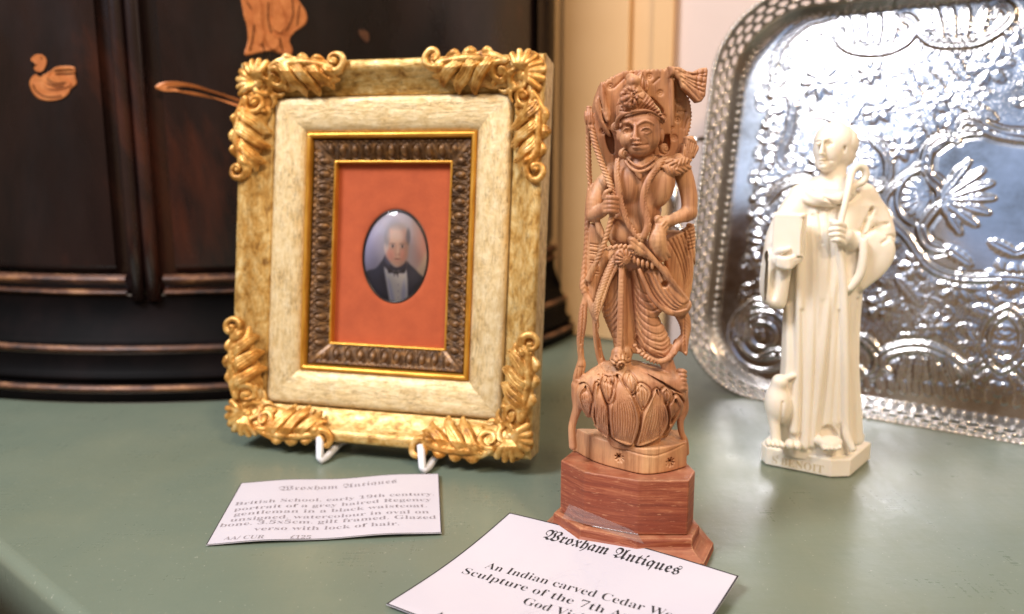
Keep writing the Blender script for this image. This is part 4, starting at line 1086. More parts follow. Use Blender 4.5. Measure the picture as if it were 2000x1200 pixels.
def build_tray():
    root = empty('silver_tray'); root.matrix_world = Matrix(((TU[0], TV[0], TN[0], TO[0]), (TU[1], TV[1], TN[1], TO[1]), (TU[2], TV[2], TN[2], TO[2]), (0, 0, 0, 1)))
    tag(root, 'large silver tray with pierced gallery rim and chased scrolls leaning on the wall', 'tray')
    R = 52.0
    # floor
    h = .62; nu, nv = int((TL_ - 2 * TINS) / h), int((TH_ - 2 * TINS) / h)
    U, Vv = np.meshgrid(np.linspace(TINS, TL_ - TINS, nu), np.linspace(TINS, TH_ - TINS, nv))
    Hh, st = tray_relief(U, Vv)
    P = np.column_stack([U.ravel(), Vv.ravel(), (-TDEP + Hh * .36).ravel()])
    rr = R - TINS
    dx = np.maximum(np.abs(U - TL_ / 2) - (TL_ / 2 - TINS - rr), 0); dy = np.maximum(np.abs(Vv - TH_ / 2) - (TH_ / 2 - TINS - rr), 0)
    ins = (np.hypot(dx, dy) <= rr).ravel(); k = np.arange(nu * nv).reshape(nv, nu)
    Q = np.stack([k[:-1, :-1], k[:-1, 1:], k[1:, 1:], k[1:, :-1]], -1).reshape(-1, 4); Q = Q[ins[Q].all(1)]
    mesh_obj('chased_floor', P * .001, Q, MT['silver'], root, True, None, np.repeat(st.ravel()[:, None], 3, 1))
    # gallery wall: outlines at the top (rim, height 0) and the foot (floor)
    outer = rrect(TL_, TH_, R, 2.0); N = len(outer)
    seg = np.linalg.norm(np.roll(outer, -1, 0) - outer, axis=1); acc = np.concatenate([[0], np.cumsum(seg)]); tot = acc[-1]
    nrm = np.roll(outer, 1, 0) - np.roll(outer, -1, 0); nrm = np.column_stack([nrm[:, 1], -nrm[:, 0]]) * 1.0; nrm /= np.linalg.norm(nrm, axis=1)[:, None]
    if (nrm[0] @ (np.array([TL_, TH_]) / 2 - outer[0])) < 0: nrm = -nrm

    def at(s, t):
        """point on the wall: s mm along the rim, t 0 = rim .. 1 = floor"""
        s = s % tot; i = min(int(np.searchsorted(acc, s, side='right') - 1), N - 1); f = (s - acc[i]) / seg[i]; j = (i + 1) % N
        p = outer[i] * (1 - f) + outer[j] * f; nn = nrm[i] * (1 - f) + nrm[j] * f
        ins = TINS * (t ** 1.35); return (p[0] + nn[0] * ins, p[1] + nn[1] * ins, -TDEP * t)
    V, Fc = [], []
    def ring_strip(t0, t1, n=6):
        K = int(tot / 2.0)
        b = len(V)
        for a in range(n + 1):
            for i in range(K): V.append(at(tot * i / K, t0 + (t1 - t0) * a / n))
        for a in range(n):
            for i in range(K):
                j = (i + 1) % K; Fc.append((b + a * K + i, b + a * K + j, b + (a + 1) * K + j, b + (a + 1) * K + i))
    ring_strip(0.0, .10, 2); ring_strip(.64, 1.0, 6)
    rows, cw = 3, 8.6; K = int(tot / cw); cw = tot / K; t0, t1 = .10, .64; dt = (t1 - t0) / rows
    for r_ in range(rows):
        for c in range(K):
            s0 = (c + .5 * (r_ % 2)) * cw; tc = t0 + (r_ + .5) * dt; b = len(V); M = 16
            for i in range(M):
                a = 2 * math.pi * i / M; ca, sa = math.cos(a), math.sin(a); q = 1 / max(abs(ca), abs(sa))
                V.append(at(s0 + ca * q * cw / 2, tc + sa * q * dt / 2)); V.append(at(s0 + ca * cw * .37, tc + sa * dt * .38))
            for i in range(M):
                j = (i + 1) % M; Fc.append((b + 2 * i, b + 2 * j, b + 2 * j + 1, b + 2 * i + 1))
    o = mesh_obj('pierced_gallery', np.array(V) * .001, Fc, MT['polish'], root, True)
    sm = o.modifiers.new('thickness', 'SOLIDIFY'); sm.thickness = .0009; sm.offset = 0
    # beading along the rim and round the floor
    for nm, t, pitch, r_ in (('beaded_rim', 0.0, 3.3, 1.75), ('inner_beading', .96, 5.0, 1.6)):
        ico = bmesh.new(); bmesh.ops.create_icosphere(ico, subdivisions=2, radius=r_)
        bv = np.array([v.co[:] for v in ico.verts]); bf = np.array([[v.index for v in f.verts] for f in ico.faces]); ico.free()
        K = int(tot / pitch); VV, FF = [], []
        for i in range(K):
            c = np.array(at(tot * i / K, t)) + (np.array([0, 0, .4]) if t == 0 else np.array([0, 0, .8])); VV.append(bv + c); FF.append(bf + len(bv) * i)
        mesh_obj(nm, np.concatenate(VV) * .001, np.concatenate(FF), MT['polish'], root)
    bm = bmesh.new(); pts = [np.array(at(tot * i / 300, 0.0)) + np.array([0, 0, -.6]) for i in range(301)]
    tube(bm, [p * .001 for p in pts], .0013, 8, False); bm_obj('rim_wire', bm, MT['polish'], root, True)
    # loop handle on the left end
    y0 = on_tray(1377, 272)[1]
    pts = crom([(0.5, y0, -2), (-7, y0 + .5, -3), (-16, y0 - 4, -5), (-20, y0 - 22, -6), (-19, y0 - 42, -6), (-14, y0 - 56, -5), (-6, y0 - 60, -3), (.5, y0 - 60, -2)], 6)
    bm = bmesh.new(); tube(bm, [Vector(p) * .001 for p in pts], [.0021 + .0007 * math.sin(i * .9) for i in range(len(pts))], 12); bm_obj('loop_handle', bm, MT['polish'], root, True)

# ------------------------------------------------------------------ carved cedar figure
SY = .287
SO = on_y(1240, 1060, SY) * np.array([1, 1, 0])
KM = .182                                                     # mm per photo pixel at the figure


def sq(px, py, yl=0.0): return (on_y(px, py, SY + yl * .001) - SO) * 1000


def s2(pts, yl=0.0): return np.array([sq(a, b, yl)[[0, 2]] for a, b in pts])


def build_carving():
    root = empty('wood_carving', tuple(SO))
    tag(root, 'carved cedar wood figure holding a bow on a lotus, on a red wooden plinth', 'sculpture')
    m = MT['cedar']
    zlo = sq(1240, 905)[2]
    f = Field((-26, -15, zlo), (30, 14.5, sq(1240, 112)[2]), .30)
    B = lambda pts, n=3: s2(crom(np.array(pts, float), n, True))
    P3 = lambda pts: [sq(p[0], p[1], p[2]) for p in pts]
    Tt = lambda pts, rad, lab, k=.5, n=4, flat=1.0: f.tube(P3(pts), np.array(rad if hasattr(rad, '__len__') else [rad] * len(pts)) * KM, lab, k, n, False, flat)
    E_ = lambda c, r, lab, k=.6, rot=0.0, cut=False: f.ell(sq(*c), (r[0] * KM, r[2], r[1] * KM), lab, k, -rot, 0, cut)
    G = lambda lab, pts, w=.28, d=.5, ymax=None, n=4: f.groove(lab, s2(crom(np.array(pts, float), n)), w, d, ymax)

    # --- arched back slab, in two leaves with a ledge between
    f.plate(s2([(1161, 207), (1166, 187), (1175, 162), (1197, 147), (1223, 135), (1272, 132), (1309, 131), (1316, 150), (1316, 250), (1310, 330), (1210, 335), (1194, 338), (1180, 300), (1165, 255)]), 4.2, 10.5, 1, .3, .5)
    f.plate(s2([(1308, 140), (1335, 150), (1357, 192), (1361, 222), (1358, 250), (1350, 272), (1345, 318), (1305, 330)]), 6.6, 11.0, 2, .3, .5)
    Tt([(1310, 134, 3.2), (1313, 180, 3.4), (1314, 245, 4.4)], [4, 4, 3.5], 1, .4)
    G(2, [(1321, 150), (1321, 200), (1318, 245)], .8, 1.6)
    f.plate(B([(1266, 191), (1276, 188), (1288, 198), (1300, 212), (1300, 220), (1291, 221), (1279, 209)]), -14, 13.8, None, .2, .1, cut=True)
    f.plate(B([(1290, 272), (1313, 262), (1315, 292), (1296, 302)]), -14, 9.5, None, .2, .1, cut=True)
    # loops beside the arch: gaps near bow and shoulder
    f.plate(B([(1187, 252), (1200, 262), (1204, 296), (1196, 300), (1186, 276)]), 2, 7.0, None, .2, .1, cut=True)
    for c in ((1195, 167), (1231, 152), (1273, 147), (1294, 180), (1333, 197), (1331, 232), (1180, 256), (1202, 247), (1300, 228), (1324, 268)):
        p = s2([c])[0]; f.ring([1, 2], p, .85, .2, .42); f.ring([1, 2], p, .18, .2, .6)
    for l in ([(1201, 171), (1222, 151)], [(1280, 161), (1292, 150)], [(1347, 217), (1338, 249)], [(1331, 216), (1348, 216)], [(1242, 140), (1236, 150)], [(1352, 230), (1345, 250)]): G([1, 2], l, .2, .45, None, 3)
    edge = s2(crom(np.array([(1178, 160), (1197, 147), (1223, 135), (1272, 132), (1306, 132)], float), 5)); f.hatch(1, edge, .7, 1.5, .5, 0, False)
    edge = s2(crom(np.array([(1353, 185), (1361, 205), (1361, 228), (1357, 253), (1351, 268)], float), 5)); f.hatch(2, edge, .8, 1.3, .5, 0, False)
    # --- axe blade
    f.plate(s2([(1307, 128), (1330, 130), (1343, 138), (1355, 140), (1368, 133), (1382, 131), (1384, 138), (1379, 187), (1371, 199), (1363, 200), (1351, 187), (1334, 171), (1328, 156), (1318, 146), (1310, 150)]), 1.0, 6.2, 3, .3, .6, .6, 3, slope=(-.08, .02))
    for l in ([(1322, 135), (1345, 146), (1378, 143)], [(1328, 142), (1352, 156), (1377, 162)], [(1332, 150), (1352, 168), (1374, 180)], [(1335, 160), (1352, 178), (1366, 194)], [(1366, 137), (1362, 165), (1372, 190)], [(1376, 136), (1371, 165)], [(1340, 141), (1360, 147), (1380, 150)], [(1340, 154), (1360, 166), (1375, 171)]): G(3, l, .22, .42)
    # --- leaf at left of the arch and bow knob
    f.plate(B([(1176, 158), (1184, 176), (1190, 205), (1195, 225), (1190, 240), (1182, 232), (1177, 210), (1173, 185)]), 1.5, 6, 4, .3, .7, .6, 2)
    f.plate(B([(1163, 205), (1170, 185), (1175, 178), (1180, 225), (1190, 250), (1196, 268), (1180, 252)]), 2.6, 7, 4, .3, .7, .4, 2)
    for a, b in (((1178, 168), (1186, 230)), ((1181, 172), (1190, 232)), ((1184, 180), (1193, 230)), ((1168, 195), (1184, 240)), ((1166, 203), (1178, 236)), ((1172, 188), (1182, 220))): G(4, [a, b], .2, .25, None, 2)
    Tt([(1150, 214, -.8), (1151, 228, -1.6), (1154, 248, -1.8)], [7, 10, 8.5], 5, .4)
    for dx in (-4, 0, 4, 8): G(5, [(1148 + dx, 212), (1150 + dx, 246)], .2, .4, None, 2)
    # --- bow stave and string
    Tt([(1156, 252, -2), (1163, 284, -3.2), (1176, 322, -4.6), (1191, 358, -6), (1198, 385, -7), (1197, 412, -7), (1190, 442, -6.6), (1180, 476, -5.6), (1166, 510, -4.4), (1150, 545, -2.6)], [7, 6.5, 6.5, 7, 6.8, 6, 5.5, 5.5, 6.2, 7], 5, .4, 5)
    f.hatch(5, s2(crom(np.array([(1154, 252), (1163, 284), (1176, 322), (1191, 358), (1198, 385)], float), 5)), 2.0, 1.3, .42, .9, False)
    f.hatch(5, s2(crom(np.array([(1197, 415), (1190, 442), (1180, 476), (1166, 510)], float), 5)), 2.0, 1.5, .3, -.9, False)
    Tt([(1150, 246, 0), (1149, 280, .5), (1150, 330, .8), (1152, 362, .8), (1148, 400, .8), (1147, 440, .6), (1145, 480, .4), (1141, 530, 0), (1140, 560, -.6), (1145, 580, -1)], [6, 6, 6, 5, 5, 6, 5.5, 6.5, 8.5, 6], 6, .4, 5)
    f.hatch(6, s2(crom(np.array([(1149, 260), (1149, 280), (1150, 330), (1152, 362)], float), 5)), 1.6, 1.3, .34, 1, False)
    f.hatch(6, s2(crom(np.array([(1147, 420), (1145, 480), (1141, 530), (1142, 575)], float), 5)), 1.7, 1.7, .2, 1, True)
    # --- long ribbons at the lower left
    Tt([(1145, 578, -1), (1140, 600, -1), (1137, 632, -.6), (1133, 670, 0), (1135, 698, .5), (1135, 714, .6), (1128, 735, .4), (1124, 750, .6), (1122, 770, .6), (1127, 796, .6), (1121, 818, .6), (1117, 838, .6), (1119, 872, .6)], [5, 8, 9, 7.5, 6.5, 9.5, 9, 6, 6.5, 9, 8, 7.5, 8], 6, .4, 4)
    Tt([(1146, 575, -1), (1158, 604, -2.5), (1163, 625, -2), (1165, 655, -1), (1170, 690, 1), (1177, 712, 2), (1184, 730, 3)], [5, 8, 6.5, 7, 7.5, 8.5, 10], 6, .4, 4)
    G(6, [(1139, 596), (1137, 632), (1134, 670)], .22, .5); G(6, [(1163, 630), (1167, 665), (1174, 700)], .22, .5); G(6, [(1168, 640), (1171, 680)], .2, .4)
    for i in range(4): G(6, [(1130 + i * 3, 716), (1125 + i * 3, 740)], .18, .4, None, 2)
    f.hatch(6, s2([(1140, 592), (1137, 632), (1133, 676)]), 1.8, 1.3, .22, 1.2, True)

    # --- body
    E_((1256, 352, .5), (56, 50, 7.2), 8, 1.5); E_((1246, 410, .6), (45, 46, 6.2), 8, 2); E_((1224, 452, -.4), (40, 36, 6.6), 8, 1.6); E_((1240, 500, .8), (56, 34, 6.6), 8, 2)
    E_((1291, 366, -3.2), (25, 40, 3.8), 8, 1.2, .30); E_((1228, 362, -3.2), (24, 36, 3.6), 8, 1.2)
    Tt([(1196, 334, 2), (1250, 326, 1), (1318, 322, 1)], [14, 20, 16], 8, 1.5)
    Tt([(1254, 300, -.5), (1250, 334, -2.5)], [19, 22], 8, .8)
    # right arm, hand on hip
    Tt([(1326, 318, .5), (1338, 350, -.2), (1346, 385, -1), (1346, 414, -2)], [18, 17, 16, 14.5], 8, .7)
    Tt([(1346, 416, -2), (1322, 428, -4.5), (1290, 436, -6.4)], [15.5, 13.5, 11], 8, .6)
    Tt([(1285, 430, -6.6), (1293, 438, -6.8), (1297, 447, -6.4)], [9.5, 11, 9], 27, .3)
    Tt([(1287, 446, -6.6), (1284, 470, -7.4), (1290, 490, -7.2)], [13, 17, 13], 8, .6)
    for i, (dx, L) in enumerate(((-9, 26), (-2, 31), (5, 29), (11, 23))):
        Tt([(1285 + dx, 478, -8.2), (1290 + dx, 478 + L * .55, -8.3), (1297 + dx, 478 + L, -7.4)], [5.2, 4.6, 3.4], 8, .18)
    Tt([(1276, 454, -8), (1270, 470, -8.2), (1272, 484, -7.6)], [5, 4.6, 3.4], 8, .25)
    f.plate(B([(1307, 388), (1316, 384), (1324, 402), (1312, 412), (1297, 420), (1299, 402)]), -15, 14, None, .4, .1, cut=True)
    f.plate(B([(1306, 441), (1322, 434), (1338, 434), (1334, 446), (1318, 452), (1309, 448)]), -15, 14, None, .4, .1, cut=True)
    Tt([(1292, 324, -4.5), (1315, 334, -5.2), (1343, 326, -1.5)], [9, 11, 8], 27, .3, 4); Tt([(1300, 316, -4.5), (1322, 320, -5), (1343, 312, -1)], [8, 9, 8], 27, .3, 4)
    f.hatch(27, s2([(1293, 322), (1315, 330), (1342, 320)]), 2.6, 1.7, .5, 1, True); f.hatch(27, s2([(1284, 432), (1299, 446)]), 2.0, 1.2, .35, 0, False)
    # left arm round the bow
    Tt([(1190, 342, 1.5), (1174, 366, .5), (1163, 392, -1), (1159, 418, -2)], [13, 17, 18, 14], 8, .7)
    Tt([(1158, 420, -2), (1172, 414, -4.5), (1188, 402, -6.6)], [14, 13, 11], 8, .6)
    E_((1190, 400, -6.8), (12, 16, 2.2), 8, .5)
    for i, yy in enumerate((386, 395, 404, 412)):
        Tt([(1183, yy + 1, -7.6), (1194, yy, -9.2), (1205, yy + 2, -8.4 + .2 * i)], [5, 5.2, 4.2], 8, .15)
    Tt([(1180, 386, -7.4), (1184, 376, -8.2), (1192, 372, -8.2)], [5, 4.8, 3.8], 8, .2)
    # --- head, face
    E_((1250, 257, -1.2), (38, 50, 8.2), 9, .5); E_((1248, 290, -5), (21, 16, 4.2), 9, 1.0); E_((1228, 272, -4.6), (17, 18, 4.0), 9, 1.0); E_((1269, 273, -4.4), (18, 19, 4.0), 9, 1.0); E_((1246, 236, -5.2), (32, 14, 3.6), 9, 1.0)
    fy = lambda px, py: f.front(*s2([(px, py)], -8)[0])
    def on(pts, lift): return [(x_, y_, fy(x_, y_) - lift) for x_, y_ in pts]
    brow_l, brow_r = on([(1213, 247), (1221, 240), (1230, 239.5), (1239, 246)], .25), on([(1243.5, 246), (1253, 238.5), (1264, 237), (1277, 243)], .25)
    eyes = [(c, w, fy(*c)) for c, w in (((1226, 255.5), 10.5), ((1262.5, 255), 11.5))]
    lips = on([(1243, 283)], 0)[0][2]
    for c, w, y_ in eyes: E_((c[0], c[1] - 1, y_ - .35), (w * 1.05, 7, 1.0), 9, .5, 0, True)
    Tt([(1241, 243, fy(1241, 243) - .1), (1240.5, 258, fy(1241, 258) - 1.1), (1239.5, 271, fy(1240, 271) - 1.9)], [2.8, 3.6, 5.0], 9, .3)
    ny = fy(1234, 271) - .35
    E_((1233, 272, ny), (3.6, 3.2, .9), 9, .2); E_((1247, 272.5, ny), (3.6, 3.2, .9), 9, .2)
    Tt(brow_l, [1.5, 2.3, 2.5, 2.0], 9, .35); Tt(brow_r, [2.0, 2.5, 2.3, 1.5], 9, .35)
    for c, w, y_ in eyes:
        E_((c[0], c[1] + .4, y_ + 1.05), (w * .92, 5.0, 1.35), 9, .12)
        Tt([(c[0] - w, c[1] + 1.6, y_ + .35), (c[0] - w * .45, c[1] - 4.6, y_ - .28), (c[0] + w * .45, c[1] - 4.6, y_ - .28), (c[0] + w, c[1] + 1.6, y_ + .35)], [1.2, 1.9, 1.9, 1.2], 9, .12)
        Tt([(c[0] - w, c[1] + 1.8, y_ + .35), (c[0], c[1] + 6.4, y_ + .02), (c[0] + w, c[1] + 1.8, y_ + .35)], [1.0, 1.7, 1.0], 9, .12)
        p = s2([(c[0] + 1, c[1] + .8)], -8)[0]; f.ring(9, p, .03, .26, .30)
    E_((1238, 281.6, lips - .12), (5.6, 2.5, .75), 9, .2); E_((1247.5, 281.6, lips - .12), (6, 2.5, .75), 9, .2); E_((1243, 288.2, lips - .15), (8.2, 3.0, .85), 9, .25)
    G(9, [(1229.5, 284), (1236, 285.2), (1243, 284.6), (1250, 285.2), (1257.5, 283.4)], .2, .38); G(9, [(1234, 294), (1243, 295.5), (1252, 294)], .4, .22)
    G(9, [(1231, 269), (1226.5, 277), (1228, 284)], .3, .16); G(9, [(1250, 269), (1257, 276), (1259, 284)], .3, .16); G(9, [(1240, 275.5), (1240.5, 279)], .26, .2)
    # ears with round earrings
    for c in ((1210, 262, -1.2), (1291, 266, -.6)): E_(c, (6, 15, 2.0), 9, .4)
    for c in ((1218, 300, -4.6), (1297, 291, -3.2), (1203, 249, -1)):
        E_(c, (10, 10, 1.6), 27, .3); p = s2([c[:2]])[0]; f.ring(27, p, 1.0, .2, .45); f.ring(27, p, .3, .2, .5)
    # --- headdress
    f.plate(B([(1205, 224), (1206, 204), (1214, 186), (1224, 166), (1238, 158), (1250, 176), (1266, 192), (1281, 212), (1295, 232), (1290, 240), (1276, 226), (1250, 221), (1226, 223), (1212, 236)]), -5.5, 4, 10, .5, 1.0, 2.2, 4.5)
    Tt([(1205, 246, -2.5), (1207, 232, -5.5), (1220, 222, -8.0), (1240, 218.5, -8.8), (1262, 217.5, -8.2), (1282, 226, -6.2), (1296, 240, -3)], [4, 4, 4, 4, 4, 4, 4], 10, .25, 5)
    G(10, [(1207, 238), (1220, 228), (1240, 224), (1262, 223), (1282, 232), (1294, 242)], .22, .5)
    for i, (a, b) in enumerate((((1240, 214), (1256, 190)), ((1246, 215), (1262, 194)), ((1252, 215), (1268, 199)), ((1258, 216), (1274, 204)), ((1265, 217), (1279, 209)), ((1271, 219), (1284, 214)), ((1278, 223), (1289, 221)), ((1284, 228), (1294, 228)), ((1215, 216), (1208, 205)), ((1219, 219), (1210, 212)), ((1223, 221), (1208, 219)))): G(10, [a, b], .26, .6, None, 2)
    for i in range(9):
        a = i * 2 * math.pi / 9; E_((1229 + 13.5 * math.cos(a), 190 + 15 * math.sin(a), -9.2), (6.4, 6.4, 1.5), 10, .15)
    E_((1229, 190, -9.6), (11, 12, 1.5), 10, .15); p = s2([(1229, 190)])[0]; f.ring(10, p, 1.05, .2, .5); f.ring(10, p, .25, .22, .6)
    for i in range(9):
        a = (i + .5) * 2 * math.pi / 9; G(10, [(1229 + 9 * math.cos(a), 190 + 10 * math.sin(a)), (1229 + 20 * math.cos(a), 190 + 22 * math.sin(a))], .22, .5, None, 2)
    E_((1237, 160, -4), (13, 12, 3.5), 10, .5); E_((1231, 152, -1.5), (9, 8, 4), 10, .5)
    f.plate(B([(1240, 164), (1247, 150), (1256, 139), (1262, 150), (1270, 168), (1262, 180), (1250, 176)]), 0, 6, 10, .4, .6, .8, 2)
    for a, b in (((1256, 143), (1250, 170)), ((1258, 145), (1258, 175)), ((1261, 150), (1264, 172))): G(10, [a, b], .22, .6, None, 2)
    # --- feather tuft behind the shoulder
    f.plate(B([(1337, 272), (1344, 266), (1353, 268), (1363, 288), (1358, 302), (1350, 315), (1338, 318), (1331, 304)]), -2.2, 5, 11, .3, .7, .6, 2)
    for i in range(6): G(11, [(1338 + i * 4.2, 272 + i * 2.2), (1335 + i * 3.0, 314 - i * .5)], .22, .55, None, 2)

    # --- cloth behind, between bow and hip
    f.plate(B([(1150, 452), (1160, 436), (1172, 442), (1182, 470), (1190, 500), (1176, 545), (1164, 592), (1153, 592), (1146, 545)]), -1.2, 4.5, 20, .4, .6, .8, 3)
    for yy in (476, 481, 490, 495, 508, 513, 528, 533): G(20, [(1152, yy), (1168, yy + 2)], .2, .4, None, 2)
    Tt([(1166, 430, -3), (1172, 450, -3.4), (1178, 462, -4)], [5, 7, 5], 20, .4)
    # --- cloth behind the hip at right
    f.plate(s2(crom(np.array([(1297, 470), (1312, 452), (1334, 452), (1356, 438), (1358, 500), (1355, 548), (1350, 588), (1344, 604), (1330, 590), (1306, 540)], float), 3, True)), -1.0, 6.0, 20, .6, .8, 1.0, 4)
    for k_ in range(6): G(20, [(1304 + k_ * 8, 470 - k_ * 3), (1322 + k_ * 6.4, 505), (1333 + k_ * 4.2, 545), (1339 + k_ * 2.2, 590)], .26, .6)
    for k_ in range(7): G(20, [(1343, 446 + k_ * 7), (1356, 442 + k_ * 7)], .2, .4, None, 2)
    G(20, [(1341, 444), (1343, 500)], .25, .5, None, 2); G(20, [(1336, 447), (1337, 478)], .25, .5, None, 2)

    # --- dhoti: left leg, pleat, right leg
    f.plate(B([(1204, 506), (1190, 540), (1177, 588), (1178, 615), (1188, 640), (1199, 668), (1205, 694), (1224, 694), (1226, 560), (1224, 510)]), -3.2, 5.5, 16, .8, 1.2, 3.0, 6)
    for k_ in range(9): G(16, [(1212, 532 + k_ * 15), (1203, 560 + k_ * 14.5), (1190, 586 + k_ * 12.5), (1177, 598 + k_ * 10.5)] if k_ < 6 else [(1212, 532 + k_ * 15), (1205, 556 + k_ * 14), (1196, 580 + k_ * 11)], .30, .42)
    f.plate(B([(1226, 526), (1246, 524), (1262, 556), (1280, 590), (1291, 605), (1285, 617), (1298, 640), (1309, 668), (1314, 694), (1300, 706), (1284, 708), (1262, 698), (1246, 684), (1238, 650), (1232, 600)]), -3.4, 5.5, 18, .8, 1.2, 3.6, 7)
    f.hatch(18, s2([(1300, 620), (1300, 690)]), .05, 1, 0, 0)
    for k_ in range(10):
        y0_ = 542 + k_ * 15
        G(18, [(1229 + k_ * 1.8, y0_ - 6), (1242 + k_ * 2.0, y0_ + 18), (1260 + k_ * 3.2, y0_ + 30), (1276 + k_ * 3.6, y0_ + 26), (1288 + k_ * 3.2, y0_ + 14)], .30, .42)
    for k_ in range(5):
        y0_ = 640 + k_ * 9
        G(18, [(1268 + k_ * 3, y0_ + 8), (1285 + k_ * 2, y0_ + 12), (1300 + k_, y0_ + 4)], .24, .3)
    G(18, [(1231, 545), (1237, 610), (1247, 684)], .4, .6); G(18, [(1238, 560), (1246, 625), (1262, 694)], .3, .4)
    G([16, 18], [(1226, 532), (1229, 590), (1231, 640), (1234, 690)], .8, 1.9)
    Tt([(1214, 520, -7.2), (1214, 560, -8.0), (1213, 620, -8.0), (1212, 680, -7.4), (1212, 700, -7)], [5.5, 6.5, 7.5, 8.5, 10], 17, .25, 4, .5)
    f.hatch(17, s2([(1220, 540), (1221, 610), (1221, 690)]), .9, 1.5, .6, 0, False); G(17, [(1214, 535), (1213, 610), (1211, 690)], .24, .6); f.hatch(17, s2([(1208, 540), (1206, 610), (1204, 690)]), .6, 1.3, .35, 0, False)
    Tt([(1207, 690, -7), (1208, 703, -7.5)], [13, 17], 17, .3); Tt([(1212, 706, -3), (1220, 690, -3)], [22, 16], 17, .6)
    p = s2([(1207, 702)])[0]; f.ring(17, p, .75, .3, .9); f.ring(17, p, 2.0, .2, .5)
    for i in range(12):
        a = i * 2 * math.pi / 12; G(17, [(1207 + 11 * math.cos(a), 702 + 11 * math.sin(a)), (1207 + 20 * math.cos(a), 702 + 20 * math.sin(a))], .22, .5, None, 2)
    f.plate(B([(1205, 520), (1200, 600), (1208, 680), (1240, 690), (1262, 690), (1300, 680), (1286, 620), (1250, 530)]), -1.4, 5.0, 18, .6, .8)
    # apron swag
    f.plate(B([(1250, 525), (1262, 556), (1272, 578), (1288, 598), (1312, 614), (1336, 608), (1346, 590), (1334, 572), (1312, 545), (1290, 512)]), -5.4, 3.5, 19, .6, 1.0, 2.0, 5)
    Tt([(1249, 528, -7.0), (1261, 556, -7.8), (1272, 580, -7.8), (1290, 600, -7.2), (1313, 613, -5.6), (1337, 606, -3.4)], [4, 4.4, 4.6, 4.6, 4.6, 4], 19, .3, 4)
    for k_ in range(4): G(19, [(1258 + k_ * 9, 532 - k_ * 1.5), (1271 + k_ * 9, 560), (1288 + k_ * 8, 584 - k_ * 1.5), (1310 + k_ * 5.5, 600 - k_ * 3.5), (1334 + k_ * 2, 596 - k_ * 4)], .34, .6)
    E_((1300, 556, -7.5), (7.5, 7.5, 3.2), 19, .3, 0, True)
    # hem of the right leg
    Tt([(1240, 676, -5.6), (1250, 688, -7.0), (1266, 700, -8.0), (1285, 707, -8.2), (1302, 703, -7.4), (1317, 690, -5)], [5, 5.5, 6, 6, 6, 5.5], 22, .3, 5)
    f.hatch(22, s2(crom(np.array([(1240, 676), (1250, 688), (1266, 700), (1285, 707), (1302, 703), (1317, 690)], float), 5)), 1.6, 1.3, .55, 0, False)
    G(18, [(1240, 662), (1256, 680), (1284, 696), (1302, 692), (1314, 678)], .26, .6)
    # hanging leaf end of the scarf, right
    f.plate(B([(1317, 612), (1341, 607), (1347, 636), (1343, 664), (1339, 692), (1330, 686), (1318, 680), (1316, 668), (1329, 654), (1327, 636)]), -3.0, 1.6, 21, .4, .6, .6, 2)
    G(21, [(1332, 616), (1334, 650), (1335, 684)], .26, .6); f.hatch(21, s2([(1332, 614), (1334, 650), (1334, 672)]), 2.4, 1.3, .34, 1.2, True)
    Tt([(1312, 690, -3.5), (1324, 674, -2.4)], [9, 8], 21, .5)
    # scarf leaf falling across the left thigh
    f.plate(B([(1196, 492), (1208, 500), (1203, 520), (1190, 545), (1178, 580), (1167, 610), (1161, 622), (1155, 602), (1162, 570), (1174, 535), (1186, 508)]), -7.4, -3.0, 7, .4, .7, .4, 2)
    f.hatch(7, s2([(1202, 500), (1184, 540), (1170, 580), (1161, 612)]), 2.4, 1.15, .36, 1.1, True, None, .4)
    # --- belt, clasp, tassels
    Tt([(1180, 488, -4.5), (1196, 484, -7.4), (1222, 482, -8.2), (1250, 492, -8.0), (1286, 516, -6.6)], [5, 5.5, 5.5, 5.5, 5], 23, .4, 4)
    f.hatch(23, s2([(1180, 488), (1196, 484), (1222, 482)]), 2.2, 1.6, .6, .6, False)
    E_((1217, 503, -8.2), (18, 18, 1.6), 23, .3)
    p = s2([(1217, 503)])[0]; f.ring(23, p, .85, .22, .5); f.ring(23, p, .2, .22, .4)
    for i in range(14):
        a = i * 2 * math.pi / 14; G(23, [(1217 + 8 * math.cos(a), 503 + 8 * math.sin(a)), (1217 + 20 * math.cos(a), 503 + 20 * math.sin(a))], .26, .65, None, 2)
    for i, (x_, y_) in enumerate(((1238, 508), (1246, 512), (1255, 515), (1264, 517), (1274, 519))):
        E_((x_, y_, -7.6), (3.8, 8, .9), 23, .2)
    for x_, y_ in ((1236, 498), (1243, 500), (1250, 502), (1258, 505), (1266, 508)): E_((x_, y_ - 4, -8.0), (3.2, 3.0, .7), 23, .15)
    # --- diagonal sash with the shaft below it
    f.plate(B([(1221, 464), (1231, 460), (1247, 474), (1262, 486), (1258, 496), (1243, 494), (1228, 482)]), -8.8, -3, 15, .3, .6, .5, 2)
    Tt([(1252, 478, -8.4), (1275, 505, -8.6), (1305, 540, -7.6), (1330, 572, -6), (1342, 590, -4.6)], [4.6, 5.6, 6.2, 5.6, 4], 15, .3, 4)
    G(15, [(1255, 474), (1290, 516), (1338, 580)], .26, .6); G(15, [(1226, 466), (1250, 486)], .25, .35, None, 2)
    # --- garlands
    gl = [(1207, 314, -5.5), (1206, 340, -7.0), (1209, 366, -7.8), (1213, 395, -7.9), (1221, 420, -7.8), (1230, 441, -8.0), (1242, 457, -8.4), (1254, 468, -8.6)]
    gr = [(1297, 312, -4.5), (1286, 326, -6.2), (1271, 346, -7.8), (1261, 368, -8.4), (1257, 392, -8.4), (1261, 416, -8.4), (1266, 440, -8.6), (1258, 462, -8.8)]
